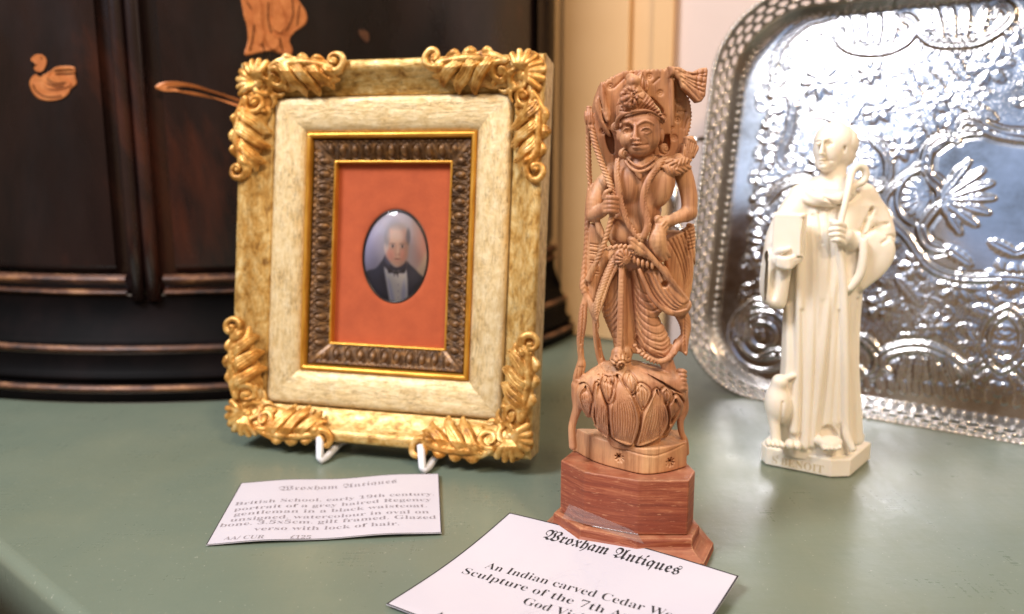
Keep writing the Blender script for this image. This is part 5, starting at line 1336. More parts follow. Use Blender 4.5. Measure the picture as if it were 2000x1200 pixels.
    Tt(gl, [6, 7, 7, 7, 7, 6.5, 6.5, 6.5], 12, .25, 4, .6); Tt(gr, [6.5, 7.5, 7.5, 7.5, 7.5, 8, 8, 7.5], 13, .25, 4, .6)
    for lab, g in ((12, gl), (13, gr)):
        pp = s2(crom(np.array([p[:2] for p in g], float), 5)); f.hatch(lab, pp, 1.5, 1.15, .45, 1.2, True, None, .22)
        for a in (.12, .34, .56, .80): c = pp[int(a * len(pp))]; f.ring(lab, c, .12, .26, .9)
    # necklace
    nk = crom(np.array([(1221, 314, -4.5), (1229, 326, -6.4), (1243, 335, -7.8), (1258, 334, -8.0), (1274, 325, -6.8), (1288, 312, -4.6)], float), 4)
    for p in nk: E_(tuple(p), (3.4, 3.4, .75), 14, .12)
    nk = crom(np.array([(1224, 308, -4.8), (1236, 320, -6.6), (1252, 326, -7.2), (1268, 318, -6.6), (1280, 308, -5)], float), 4)
    for p in nk: E_(tuple(p), (2.6, 2.6, .6), 14, .12)
    f.plate(B([(1232, 330), (1246, 338), (1246, 350), (1238, 346)]), -8.2, -5, 14, .3, .3, .3, 1)
    # navel fold
    G(8, [(1196, 466), (1212, 475), (1232, 474)], .3, .4)
    G(8, [(1240, 345), (1244, 400), (1249, 450)], .9, .25)

    # --- right shin and foot
    Tt([(1296, 690, -2), (1302, 708, -2.4), (1311, 728, -3)], [17, 14, 12], 29, .6)
    Tt([(1308, 728, -3), (1320, 742, -4.5), (1330, 752, -5.0)], [13, 14, 11], 29, .6)
    for i in range(5): Tt([(1326, 724 + i * 8.2, -5.0 - .2 * i), (1334, 725 + i * 8.2, -5.6 - .2 * i), (1338.5, 727 + i * 8.2, -5.0 - .2 * i)], [4.6, 4.6, 4.0 + (.8 if i == 4 else 0)], 29, .1)
    # --- lotus
    zs = [sq(1232, y)[2] for y in (708, 716, 728, 745, 770, 800, 830, 850, 866)]; ws = np.array([28, 62, 92, 108, 112, 96, 76, 58, 50]) * KM; cs = np.array([1212, 1225, 1234, 1234, 1232, 1232, 1234, 1238, 1240])
    cxs = np.array([sq(c, 780)[0] for c in cs])

    zr, wr, cr_ = (crom(np.column_stack([zs, ws, cxs])[::-1], 8)).T
    bz = np.linspace(zr.min(), zr.max(), 120); bw = np.interp(bz, zr, wr); ker = np.ones(13) / 13
    bw = np.convolve(np.pad(bw, 6, mode='edge'), ker, 'valid'); bc = np.convolve(np.pad(np.interp(bz, zr, cr_), 6, mode='edge'), ker, 'valid')

    def bulb(x, y, z):
        w = np.interp(z, bz, bw); c = np.interp(z, bz, bc); r = 11.5 * (1 - np.exp(-w / 12))  * 1.15
        d = (np.sqrt(((x - c) / w) ** 2 + ((y + .5) / r) ** 2) - 1) * np.minimum(w, r)
        return np.maximum(d * .8, np.maximum(z - zs[0], zs[-1] - z))
    f.put(bulb, (-24, -13, zs[-1]), (26, 13, zs[0]), 24, .8)
    petals = [
        [(1200, 722), (1190, 752), (1182, 786), (1185, 820), (1194, 846), (1226, 856), (1238, 830), (1241, 800), (1228, 760), (1212, 736)],
        [(1273, 744), (1258, 768), (1246, 794), (1240, 826), (1235, 856), (1262, 852), (1288, 838), (1299, 808), (1290, 774)],
        [(1163, 738), (1156, 760), (1152, 800), (1162, 830), (1184, 848), (1184, 820), (1180, 780)],
        [(1243, 734), (1232, 748), (1240, 772), (1247, 785), (1257, 768), (1262, 748)],
        [(1310, 760), (1297, 778), (1301, 822), (1292, 846), (1318, 822), (1332, 790), (1322, 768)],
        [(1180, 726), (1170, 742), (1182, 776), (1194, 750)], [(1140, 744), (1126, 764), (1138, 800), (1160, 832), (1156, 800), (1153, 764)], [(1222, 716), (1212, 730), (1226, 756), (1238, 738)], [(1292, 744), (1280, 752), (1292, 776), (1306, 760)]]
    def raise_poly(lab, P, h, w, rim=.35):
        P = np.asarray(P); sl = f.box([P[:, 0].min() - 2, -1e3, P[:, 1].min() - 2], [P[:, 0].max() + 2, -1.5, P[:, 1].max() + 2])
        x = f.ax[0][sl[0]][:, None].astype(float); z = f.ax[2][sl[2]][None, :].astype(float); d = Field.poly2(P, x, z)
        g = h * np.clip(-d / w + .15, 0, 1) - rim * np.exp(-((d - .15) / .35) ** 2)
        f.D[sl] -= np.where(f.L[sl] == lab, g.astype(np.float32)[:, None, :], 0)
    for i in (7, 8, 6, 3, 5, 4, 2, 1, 0):
        P = s2(crom(np.array(petals[i], float), 4, True)); raise_poly(24, P, 1.1 if i < 3 else .6, .6, .75)
    def petal_lines(left, right, n, d=.5):
        Lc, Rc = crom(np.array(left, float), 6), crom(np.array(right, float), 6)
        for t in np.linspace(.12, .88, n): G(24, Lc * (1 - t) + Rc * t, .20, d, None, 2)
    petal_lines([(1200, 724), (1187, 765), (1183, 800), (1190, 840)], [(1201, 724), (1226, 760), (1239, 800), (1230, 852)], 10)
    petal_lines([(1273, 748), (1254, 780), (1243, 812), (1237, 852)], [(1274, 748), (1291, 780), (1297, 808), (1284, 838)], 9)
    petal_lines([(1163, 742), (1156, 770), (1154, 805), (1168, 834)], [(1164, 742), (1178, 775), (1182, 815), (1184, 844)], 6, .45)
    petal_lines([(1243, 738), (1236, 752), (1246, 780)], [(1244, 738), (1258, 752), (1248, 780)], 4, .45)
    petal_lines([(1310, 768), (1304, 792), (1304, 822)], [(1311, 768), (1322, 788), (1308, 816)], 5, .45)
    petal_lines([(1141, 748), (1129, 766), (1140, 800), (1158, 828)], [(1141, 748), (1152, 766), (1154, 800), (1159, 828)], 6, .45)
    petal_lines([(1222, 720), (1215, 732), (1226, 752)], [(1222, 720), (1235, 738), (1227, 752)], 3, .4)
    petal_lines([(1180, 730), (1173, 744), (1182, 770)], [(1180, 730), (1191, 750), (1183, 770)], 3, .4)
    petal_lines([(1292, 748), (1284, 754), (1292, 772)], [(1292, 748), (1303, 760), (1293, 772)], 3, .4)
    for k_ in range(7): G(24, [(1248 + k_ * 6, 716 + k_ * 3), (1275 + k_ * 6, 730 + k_ * 3.5), (1300 + k_ * 4, 748 + k_ * 2)], .2, .3)
    for k_ in range(16):
        c = (1165 + RNG.uniform(0, 36), 712 + RNG.uniform(0, 26)); f.ring(24, s2([c])[0], .12, .22, .45)
    # side stems down to the base
    Tt([(1326, 752, -3), (1335, 775, -1.5), (1337, 800, -.5), (1329, 822, 0), (1331, 845, .4), (1338, 862, .6), (1339, 884, .8)], [9, 8.5, 8, 7, 6, 6.5, 7.5], 28, .5, 4)
    Tt([(1328, 800, -1), (1312, 820, -1), (1296, 846, -.5)], [9, 9, 10], 28, .8)
    Tt([(1122, 752, .4), (1138, 780, 0), (1154, 806, -.5)], [6.5, 9, 10], 28, .8)
    Tt([(1124, 756, .5), (1150, 738, .5), (1178, 722, .8)], [7, 9, 9], 28, .6)
    for i in range(3): G(28, [(1331 - i * 6, 770 + i * 12), (1318 - i * 6, 800 + i * 10), (1303 - i * 4, 832 + i * 6)], .2, .4)
    V, Fc, lab = f.surface()
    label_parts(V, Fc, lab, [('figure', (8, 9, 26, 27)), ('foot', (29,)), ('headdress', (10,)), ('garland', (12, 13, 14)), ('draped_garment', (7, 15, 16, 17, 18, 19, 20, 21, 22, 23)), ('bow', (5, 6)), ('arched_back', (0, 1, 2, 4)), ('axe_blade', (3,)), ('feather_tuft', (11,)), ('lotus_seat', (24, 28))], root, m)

    # --- pale round base with cut stars
    yb = SY - .0105
    z1 = on_y(1258, 878, yb)[2]; z0 = on_y(1264, 929, yb)[2] + .0002
    rim = [on_z(px, py, z1) for px, py in ((1114, 829), (1140, 844), (1170, 857), (1213, 868), (1258, 877), (1304, 873), (1342, 863))]
    R_ = [(p - SO)[:2] * 1000 for p in rim]
    Pb = [tuple(p) for p in R_] + [(R_[-1][0] + .4, 11.5), (R_[0][0] + 1.0, 13.0)]
    Pc = np.array(Pb)
    zz0, zz1 = z0 * 1000, z1 * 1000
    g = Field((Pc[:, 0].min() - 2, Pc[:, 1].min() - 2, zz0 - 1.2), (Pc[:, 0].max() + 2, Pc[:, 1].max() + 2, zz1 + 1.2), .3)

    def slab(x, y, z):
        Ps = np.concatenate([crom(Pc[:7], 4), Pc[7:]]); d2 = Field.poly2(Ps, x[:, :, 0], y[:, :, 0])[:, :, None]; d2 = d2 - .018 * (zz1 - z)
        dz = np.maximum(z - zz1, zz0 - z); a, b = d2 + .5, dz + .5
        return np.minimum(np.maximum(a, b), 0) + np.sqrt(np.maximum(a, 0) ** 2 + np.maximum(b, 0) ** 2) - .5
    g.put(slab, Pc.min(0).tolist() + [zz0], Pc.max(0).tolist() + [zz1], 1, 0)
    zf = lambda px, py, yl: s2([(px, py)], yl)[0]
    for cx_, cy_, yl, sz in ((1132, 869, -4.5, 8), (1214, 905, -10, 10), (1311, 907, -9, 11)):
        for a in np.linspace(0, math.pi, 5)[:-1] + .25:
            L_ = sz * (1.0 if int(a * 10) % 2 else .75)
            g.groove(1, [zf(cx_ - L_ * math.cos(a), cy_ - L_ * math.sin(a), yl), zf(cx_ + L_ * math.cos(a), cy_ + L_ * math.sin(a), yl)], .24, 1.0, 0)
    g.groove(1, [zf(1225, 884, -9), zf(1280, 890, -9), zf(1342, 879, -9)], .2, .35, 0)
    V, Fc, lab = g.surface(); mesh_obj('round_base', V * .001, Fc, m, root)

    # --- red plinth: faceted block on a flared foot
    zt = z0 - .0002
    top = [(on_z(px, py, zt) - SO)[:2] for px, py in ((1095, 899), (1142, 922), (1247, 939), (1346, 939), (1358, 920))]
    top = [np.array(p) for p in top]; back = [np.array([top[4][0] - .003, .0145]), np.array([top[0][0] + .006, .0165])]
    poly = top + back; cen = np.mean(poly, 0)
    zf0 = (on_y(1247, 1046, SO[1] + top[2][1]))[2]
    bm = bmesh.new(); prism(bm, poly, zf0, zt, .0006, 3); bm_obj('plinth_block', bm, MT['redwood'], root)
    def off(d):
        out = []; n = len(poly)
        for i in range(n):
            a, b, c = poly[i - 1], poly[i], poly[(i + 1) % n]
            e1 = (b - a) / np.linalg.norm(b - a); e2 = (c - b) / np.linalg.norm(c - b); n1 = np.array([e1[1], -e1[0]]); n2 = np.array([e2[1], -e2[0]]); q_ = n1 + n2; q_ = q_ / (1 + n1 @ n2)
            out.append(b + q_ * d)
        return out
    bm = bmesh.new(); prev = None
    prof = [(.0006, zf0 - .0001), (.0019, zf0 - .0004), (.0022, zf0 - .0012), (.0022, zf0 - .0028)] + [(.0022 + .0050 * t ** 2.0, (zf0 - .0028) + (.0030 - zf0 + .0028) * t) for t in np.linspace(.15, 1, 6)] + [(.0074, .0004)]
    for d, z in prof:
        ring = [bm.verts.new((p[0], p[1], z)) for p in off(d)]
        if prev: 
            for i in range(len(ring)): bm.faces.new((prev[i], prev[(i + 1) % len(ring)], ring[(i + 1) % len(ring)], ring[i]))
        else: bm.faces.new(ring)
        prev = ring
    bm.faces.new(prev[::-1])
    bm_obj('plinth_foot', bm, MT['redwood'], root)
    return poly, zf0, zt

# ------------------------------------------------------------------ ivory coloured monk statuette
MY = .368
MO = on_y(1595, 900, MY) * np.array([1, 1, 0])
MK = .375 / 1600 * 1000


def build_monk():
    root = empty('monk_statuette', tuple(MO))
    tag(root, 'ivory coloured statuette of a monk with book, crozier and raven before the silver tray', 'statuette')
    q = lambda px, py, yl=0.0: (on_y(px, py, MY + yl * .001) - MO) * 1000
    q2 = lambda pts, yl=0.0: np.array([q(a, b, yl)[[0, 2]] for a, b in pts])
    z1 = q(1560, 885, -8)[2]; 
    f = Field((-32, -22, z1 - 1.5), (38, 17, q(1620, 225)[2]), .42)
    T = lambda pts, rad, lab, k=1.0, n=4, cut=False, flat=1.0: f.tube([q(*p) for p in pts], np.array(rad if hasattr(rad, '__len__') else [rad] * len(pts)) * MK, lab, k, n, cut, flat)
    E_ = lambda c, r, lab, k=1.0, rot=0.0, rz=0.0, cut=False: f.ell(q(*c), (r[0] * MK, r[2], r[1] * MK), lab, k, -rot, rz, cut)
    G = lambda pts, w=.6, d=.6, lab=1: f.groove(lab, q2(crom(np.array(pts, float), 4)), w, d, 2)
    # robe column
    zs = [q(1610, y)[2] for y in (372, 400, 440, 500, 560, 640, 720, 800, 860, 905)]
    xl = [q(x, 600)[0] for x in (1575, 1550, 1536, 1530, 1532, 1534, 1535, 1533, 1531, 1530)]; xr = [q(x, 600)[0] for x in (1672, 1694, 1700, 1692, 1678, 1673, 1673, 1678, 1686, 1690)]
    dp = [7, 9.5, 11.5, 12, 12, 12, 12, 12.5, 13, 13.2]
    Z = zs[::-1]; zi = lambda z, a: np.interp(z, Z, a[::-1])

    def robe(x, y, z):
        a, b, r = zi(z, xl), zi(z, xr), zi(z, dp); c, w = (a + b) / 2, (b - a) / 2
        p = ((np.abs(x - c) / w) ** 2.4 + (np.abs(y) / r) ** 2.4) ** (1 / 2.4)
        return np.maximum((p - 1) * np.minimum(w, r) * .85, np.maximum(z - zs[0], zs[-1] - z))
    f.put(robe, (-28, -15, zs[-1]), (34, 15, zs[0]), 1, 1.5)
    # shoulders, upper arms
    T([(1566, 386, 1), (1622, 376, 0), (1684, 384, 2)], [24, 34, 26], 1, 2.5)
    T([(1566, 388, 0), (1540, 430, -1), (1522, 470, -4), (1518, 500, -7)], [26, 27, 26, 22], 1, 2)
    T([(1686, 388, 2), (1708, 428, 1), (1714, 468, -1), (1694, 486, -6)], [25, 29, 31, 26], 1, 2)
    # hanging sleeves
    f.plate(q2(crom(np.array([(1506, 470), (1494, 510), (1489, 560), (1494, 590), (1508, 600), (1526, 596), (1534, 560), (1538, 500)], float), 4, True), -6), -12, 0, 1, 1.2, 1.8, 1.5, 5)
    T([(1504, 496, -10.5), (1497, 545, -11.2), (1498, 578, -11), (1510, 592, -10.4), (1525, 588, -10), (1530, 550, -10.6), (1529, 516, -10.5)], [8, 8, 8, 8, 7, 6, 5.5], 1, 1.2, 5)
    E_((1513, 556, -13.2), (8, 30, 2.2), 1, 1.0, 0, 0, True)
    f.plate(q2(crom(np.array([(1668, 452), (1700, 448), (1734, 470), (1736, 500), (1718, 530), (1692, 552), (1668, 566), (1660, 530)], float), 4, True), -4), -11, 5, 1, 1.5, 2.0, 1.5, 7)
    T([(1668, 456, -12), (1684, 466, -14), (1686, 500, -14.5), (1680, 535, -14), (1662, 562, -12.5), (1652, 566, -11)], [6, 8, 9, 8.5, 7, 5], 1, .9, 5)
    E_((1663, 505, -13.5), (11, 34, 3.0), 1, .8, .12, 0, True)
    # sleeve creases
    for pts in ([(1676, 428, 0), (1690, 412, 0), (1700, 400, 0)],): pass
    G([(1660, 456), (1674, 430), (1690, 408)], .9, 1.6); G([(1668, 456), (1696, 440), (1722, 436)], .8, 1.0); G([(1700, 470), (1722, 458), (1735, 462)], .7, .6); G([(1510, 455), (1524, 462), (1536, 460)], .7, .7); G([(1506, 472), (1520, 478), (1534, 476)], .6, .6)
    T([(1686, 425, -7), (1704, 432, -6.5), (1722, 448, -3)], [6, 7, 6], 1, 1.4)
    # folds of the habit
    def ridge(pts, r, k=1.3): T([(p[0], p[1], p[2] + (1.3 if i else 3.6)) for i, p in enumerate(pts)], [v * 1.15 for v in r], 1, max(k, 1.2) * 1.5)
    ridge([(1592, 400, -10), (1594, 480, -11.4), (1592, 600, -11.6), (1584, 720, -12), (1572, 872, -13.4)], [3, 4.5, 5.5, 6, 6.5])
    ridge([(1640, 482, -11.6), (1626, 560, -12.4), (1610, 660, -12.6), (1596, 770, -13), (1582, 868, -13.6)], [4, 5.5, 6.5, 6.5, 6.5], .9)
    ridge([(1566, 420, -8), (1562, 540, -10.2), (1560, 680, -10.6), (1552, 840, -11.6)], [4, 6, 6.5, 8])
    ridge([(1612, 420, -10.6), (1612, 500, -11.6), (1606, 580, -11.8)], [3, 4, 3])
    ridge([(1542, 600, -8), (1541, 700, -8.2), (1540, 800, -8.6)], [6, 6.5, 7])
    ridge([(1632, 560, -11.2), (1630, 700, -11.6), (1632, 820, -12)], [5, 6, 7], 2)
    ridge([(1672, 580, -8), (1670, 700, -8.6), (1676, 860, -9.5)], [6, 7, 8.5])
    for pts in ([(1576, 420), (1576, 560), (1572, 740), (1562, 860)], [(1603, 410), (1604, 540), (1598, 680), (1584, 840)], [(1550, 600), (1550, 720), (1546, 850)], [(1620, 600), (1612, 720), (1604, 850)], [(1640, 570), (1642, 700), (1638, 830)], [(1660, 580), (1660, 720), (1664, 850)], [(1586, 415), (1588, 470)], [(1620, 410), (1622, 440)]): G(pts, .9, .5)
    # cowl
    loop = [(1622 + 46 * math.cos(t), 370 + 20 * math.sin(t), 0 - 10.5 * math.sin(t) + (-1 if math.sin(t) > 0 else 4)) for t in np.linspace(0, 2 * math.pi, 13)]
    T(loop, 9.5, 1, 1.0, 3); 
    loop = [(1620 + 58 * math.cos(t), 378 + 19 * math.sin(t), 0 - 10.5 * math.sin(t) + (0 if math.sin(t) > 0 else 3)) for t in np.linspace(0, 2 * math.pi, 13)]
    T(loop, 7.0, 1, .8, 3)
    G([(1590, 385), (1614, 397), (1644, 392), (1664, 378)], .6, .7)
    # neck and head turned to the viewer's left
    T([(1628, 330, 1), (1625, 368, -.5)], [23, 25], 2, 1.2)
    E_((1629, 279, 1.5), (36, 39, 9.6), 2, 1.0); E_((1616, 296, -2.4), (25, 35, 6.8), 2, 1.5, -.10); E_((1612, 320, -3.2), (18, 13, 5.0), 2, 1.4); E_((1640, 300, 1), (25, 26, 7.6), 2, 2)
    T([(1607.5, 274, -8.2), (1605, 288, -9.4), (1603, 300, -10.5)], [2.6, 3.0, 4.0], 2, .7); E_((1608, 302, -9.2), (4.4, 3, 1.2), 2, .5); E_((1600, 302, -8.6), (3.2, 2.6, 1.0), 2, .4)
    T([(1594, 276, -6.4), (1599, 272.5, -7.6), (1606, 274, -8.2)], 2.4, 2, .8); T([(1610, 274, -8.2), (1619, 271.5, -7.4), (1630, 276, -5.4)], 2.6, 2, .8)
    E_((1598.5, 281, -8.4), (5.5, 3.6, .8), 2, .6, 0, 0, True); E_((1619.5, 281.5, -8.0), (7, 4, .9), 2, .6, 0, 0, True)
    E_((1598.5, 281.5, -6.8), (5.2, 3.4, 1.0), 2, .4); E_((1619.5, 282, -6.2), (7, 3.8, 1.0), 2, .4)
    E_((1605, 312, -8.3), (7.6, 2.3, .9), 2, .5); E_((1605.5, 317.5, -8.0), (6.6, 2.7, 1.0), 2, .5); f.groove(2, q2([(1598, 314.5), (1605, 315), (1612, 314)]), .3, .3, 0)
    E_((1607, 326, -6.8), (9, 7, 2.4), 2, 1)
    # ear and tonsured fringe of hair
    E_((1644, 281, 2.5), (28.5, 33, 9.3), 3, .12); E_((1655, 300, 4.5), (14, 24, 6), 3, .4)
    E_((1650, 292, -4.8), (6.5, 13, 2.4), 2, .4); E_((1649, 291, -7.2), (3, 7, .9), 2, .3, 0, 0, True)
    T([(1639, 262, -6.2), (1640, 274, -6.6), (1642, 284, -6.4), (1645, 296, -5.4)], [3, 4, 4, 3], 3, .5)
    # crozier
    T([(1660, 350, -11.5), (1656, 372, -14.2), (1650, 400, -15.6), (1642, 436, -16.4)], [6.2, 6.0, 5.8, 5.6], 4, .4)
    T([(1659, 356, -12), (1664, 336, -10.8), (1675, 325, -10), (1687, 329, -9.5), (1691, 343, -9.2), (1685, 355, -9.4), (1675, 360, -9.6), (1667, 366, -10), (1664, 377, -10)], [7, 7.2, 7.4, 7.4, 7.2, 7, 6.6, 6, 5.4], 4, .3, 5)
    T([(1640, 480, -13.5), (1648, 560, -12.6), (1651, 700, -12.8), (1652, 820, -13.4), (1654, 850, -14.2), (1664, 876, -15.5)], [5, 6.5, 7.5, 7.5, 7.5, 7], 4, .7, 4)
    # right hand round the staff
    E_((1648, 462, -14.2), (18, 18, 3.2), 2, .8, .55); T([(1664, 474, -11), (1650, 462, -13.5)], [15, 15], 2, .8)
    for i, (yy, L) in enumerate(((436, 24), (445, 27), (454, 26), (463, 21))):
        T([(1648, yy + 6 + i * 2.2, -15.8), (1636, yy + 1 + i * 1.4, -18.2), (1648 - L, yy + 3 + i * 1.2, -16.6)], [5.8, 5.6, 4.4], 2, .25)
    T([(1646, 446, -14.6), (1634, 436, -17), (1624, 433, -17)], [6, 5.6, 4.4], 2, .35)
    # book
    f.rbox(q(1542, 458, -13.5), (6.2, 3.6, 9.0), -.62, 5, .25, .4)
    f.rbox(q(1540, 458, -14.4), (6.8, .7, 9.4), -.62, 5, .2, .3)
    for dx in (-1.0, 0, 1.0): f.groove(5, q2([(1556 + dx * 3, 424), (1556 + dx * 3, 494)], -12), .25, .35, 0)
    # left hand under the book
    T([(1512, 500, -9), (1524, 508, -13), (1536, 512, -16)], [17, 16, 13], 2, 1.0)
    for i, (dy, L) in enumerate(((0, 1562), (7, 1566), (14, 1562), (20, 1552))):
        T([(1522, 506 + dy * .6, -16), (1540, 507 + dy * .75, -18.6), (L, 497 + dy * .85, -16.4)], [6, 5.8, 4.6], 2, .3)
    T([(1516, 496, -13), (1528, 490, -17), (1540, 487, -18)], [6, 5.6, 4.6], 2, .4)
    # bare foot below the hem
    E_((1618, 862, -14), (26, 14, 5.5), 2, .8); f.plate(q2(crom(np.array([(1602, 858), (1612, 836), (1626, 834), (1640, 852), (1636, 866), (1606, 868)], float), 4, True), -14), -15, -10, None, .5, .2, cut=True)
    E_((1620, 866, -15), (22, 12, 5.0), 2, .8)
    for i in range(5): E_((1608 + i * 7.6, 874 + (1 if i < 4 else -1), -19.4 + .25 * abs(i - 1)), (4.2 + (1.2 if i == 4 else 0), 5, 2.0), 2, .25)
    # raven
    E_((1519, 790, -8), (25, 40, 6.2), 6, 1, -.10); T([(1516, 770, -8), (1522, 746, -9)], [17, 14], 6, 1.2); E_((1524, 746, -9), (15, 14, 3.6), 6, .8)
    T([(1532, 740, -10), (1548, 735, -10.5), (1556, 733, -10)], [7, 5, 3], 6, .5); E_((1540, 800, -6), (16, 34, 4), 6, 1)
    T([(1512, 815, -9), (1514, 842, -10), (1516, 862, -11)], [12, 10, 9], 6, 1); G([(1510, 770), (1508, 800), (1516, 826)], .6, .7, 6); G([(1534, 775), (1536, 805), (1530, 828)], .5, .6, 6)
    for i in range(4): E_((1500 + i * 9, 866 + i * 1.0, -13.5), (5, 7, 2.4), 6, .4)
    for i, x_ in enumerate((1542, 1556)): E_((x_, 868 + i * 2, -14), (8, 10, 3), 1, .7)
    f.smooth(0)
    V, Fc, lab = f.surface()
    label_parts(V, Fc, lab, [('monk_figure', (0, 1, 2)), ('fringe_of_hair', (3,)), ('crozier', (4,)), ('book', (5,)), ('raven', (6,))], root, MT['resin'])
    # slab with cut corners and the name in thin raised letters, toned like engraved shade
    zt = z1 * .001 + .0006
    pts = [(on_z(px, py, zt) - MO)[:2] for px, py in ((1487, 864), (1497, 874), (1624, 898), (1662, 897), (1702, 864))]
    a, b = np.array(pts[1]), np.array(pts[2]); d = (b - a) / np.linalg.norm(b - a); n = np.array([-d[1], d[0]])
    c = np.array(pts[4]); far = 34e-3
    P = [np.array(p) for p in pts] + [np.array(pts[4]) + n * .012 - d * .005, b + n * far, a + n * far, np.array(pts[0]) + n * .020]
    cen = np.mean(P, 0); P = sorted(P, key=lambda p: math.atan2(p[1] - cen[1], p[0] - cen[0]))
    bm = bmesh.new(); prism(bm, P, .0004, zt, .0007, 3); bm_obj('slab', bm, MT['resin'], root)
    L = np.linalg.norm(b - a)
    rot = Matrix(((d[0], 0, -n[0], 0), (d[1], 0, -n[1], 0), (0, 1, 0, 0), (0, 0, 0, 1)))
    for body, s, du, dv, nm in (('S', .0050, .09, .0018, 'lettering'), ('T', .0021, .165, .0046, 'lettering'), ('BENOIT', .0050, .235, .0018, 'lettering')):
        o = text_mesh(nm, fancy(body, 'bold'), s, MT['letter_shade'], root, offset=-.008, align='LEFT', extrude=.00012)
        p = a + d * (L * du) - n * .00002; o.matrix_local = Matrix.Translation((p[0], p[1], dv)) @ rot

# ------------------------------------------------------------------ lettering and the two price cards
def fancy(t, kind):
    up, lo, dg = {'fraktur': (0x1D56C, 0x1D586, None), 'bold': (0x1D400, 0x1D41A, 0x1D7CE)}[kind]
    o = ''
    for c in t:
        if 'A' <= c <= 'Z': o += chr(up + ord(c) - 65)
        elif 'a' <= c <= 'z': o += chr(lo + ord(c) - 97)
        elif dg and '0' <= c <= '9': o += chr(dg + ord(c) - 48)
        else: o += c
    return o


def text_mesh(name, body, size, m, parent, offset=0.0, align='LEFT', extrude=0.0, width=None, bend=None, sx=1.0, shear=0.0):
    cu = bpy.data.curves.new(name, 'FONT'); cu.body = body; cu.size = 1.0; cu.offset = offset; cu.align_x = align; cu.shear = shear; cu.resolution_u = 4
    if extrude: cu.extrude = extrude / size
    t = bpy.data.objects.new(name, cu); COL.objects.link(t)
    me = bpy.data.meshes.new_from_object(t.evaluated_get(bpy.context.evaluated_depsgraph_get()))
    bpy.data.objects.remove(t); bpy.data.curves.remove(cu)
    n = len(me.vertices); co = np.empty(n * 3); me.vertices.foreach_get('co', co); co = co.reshape(-1, 3)
    if width: sx = width / ((co[:, 0].max() - co[:, 0].min()) * size)
    co = co * np.array([size * sx, size, size])
    if bend is not None: co = bend(co)
    me.vertices.foreach_set('co', co.ravel()); me.update(); me.name = name
    me.materials.clear(); me.materials.append(m)
    o = bpy.data.objects.new(name, me); COL.objects.link(o); o.parent = parent
    return o


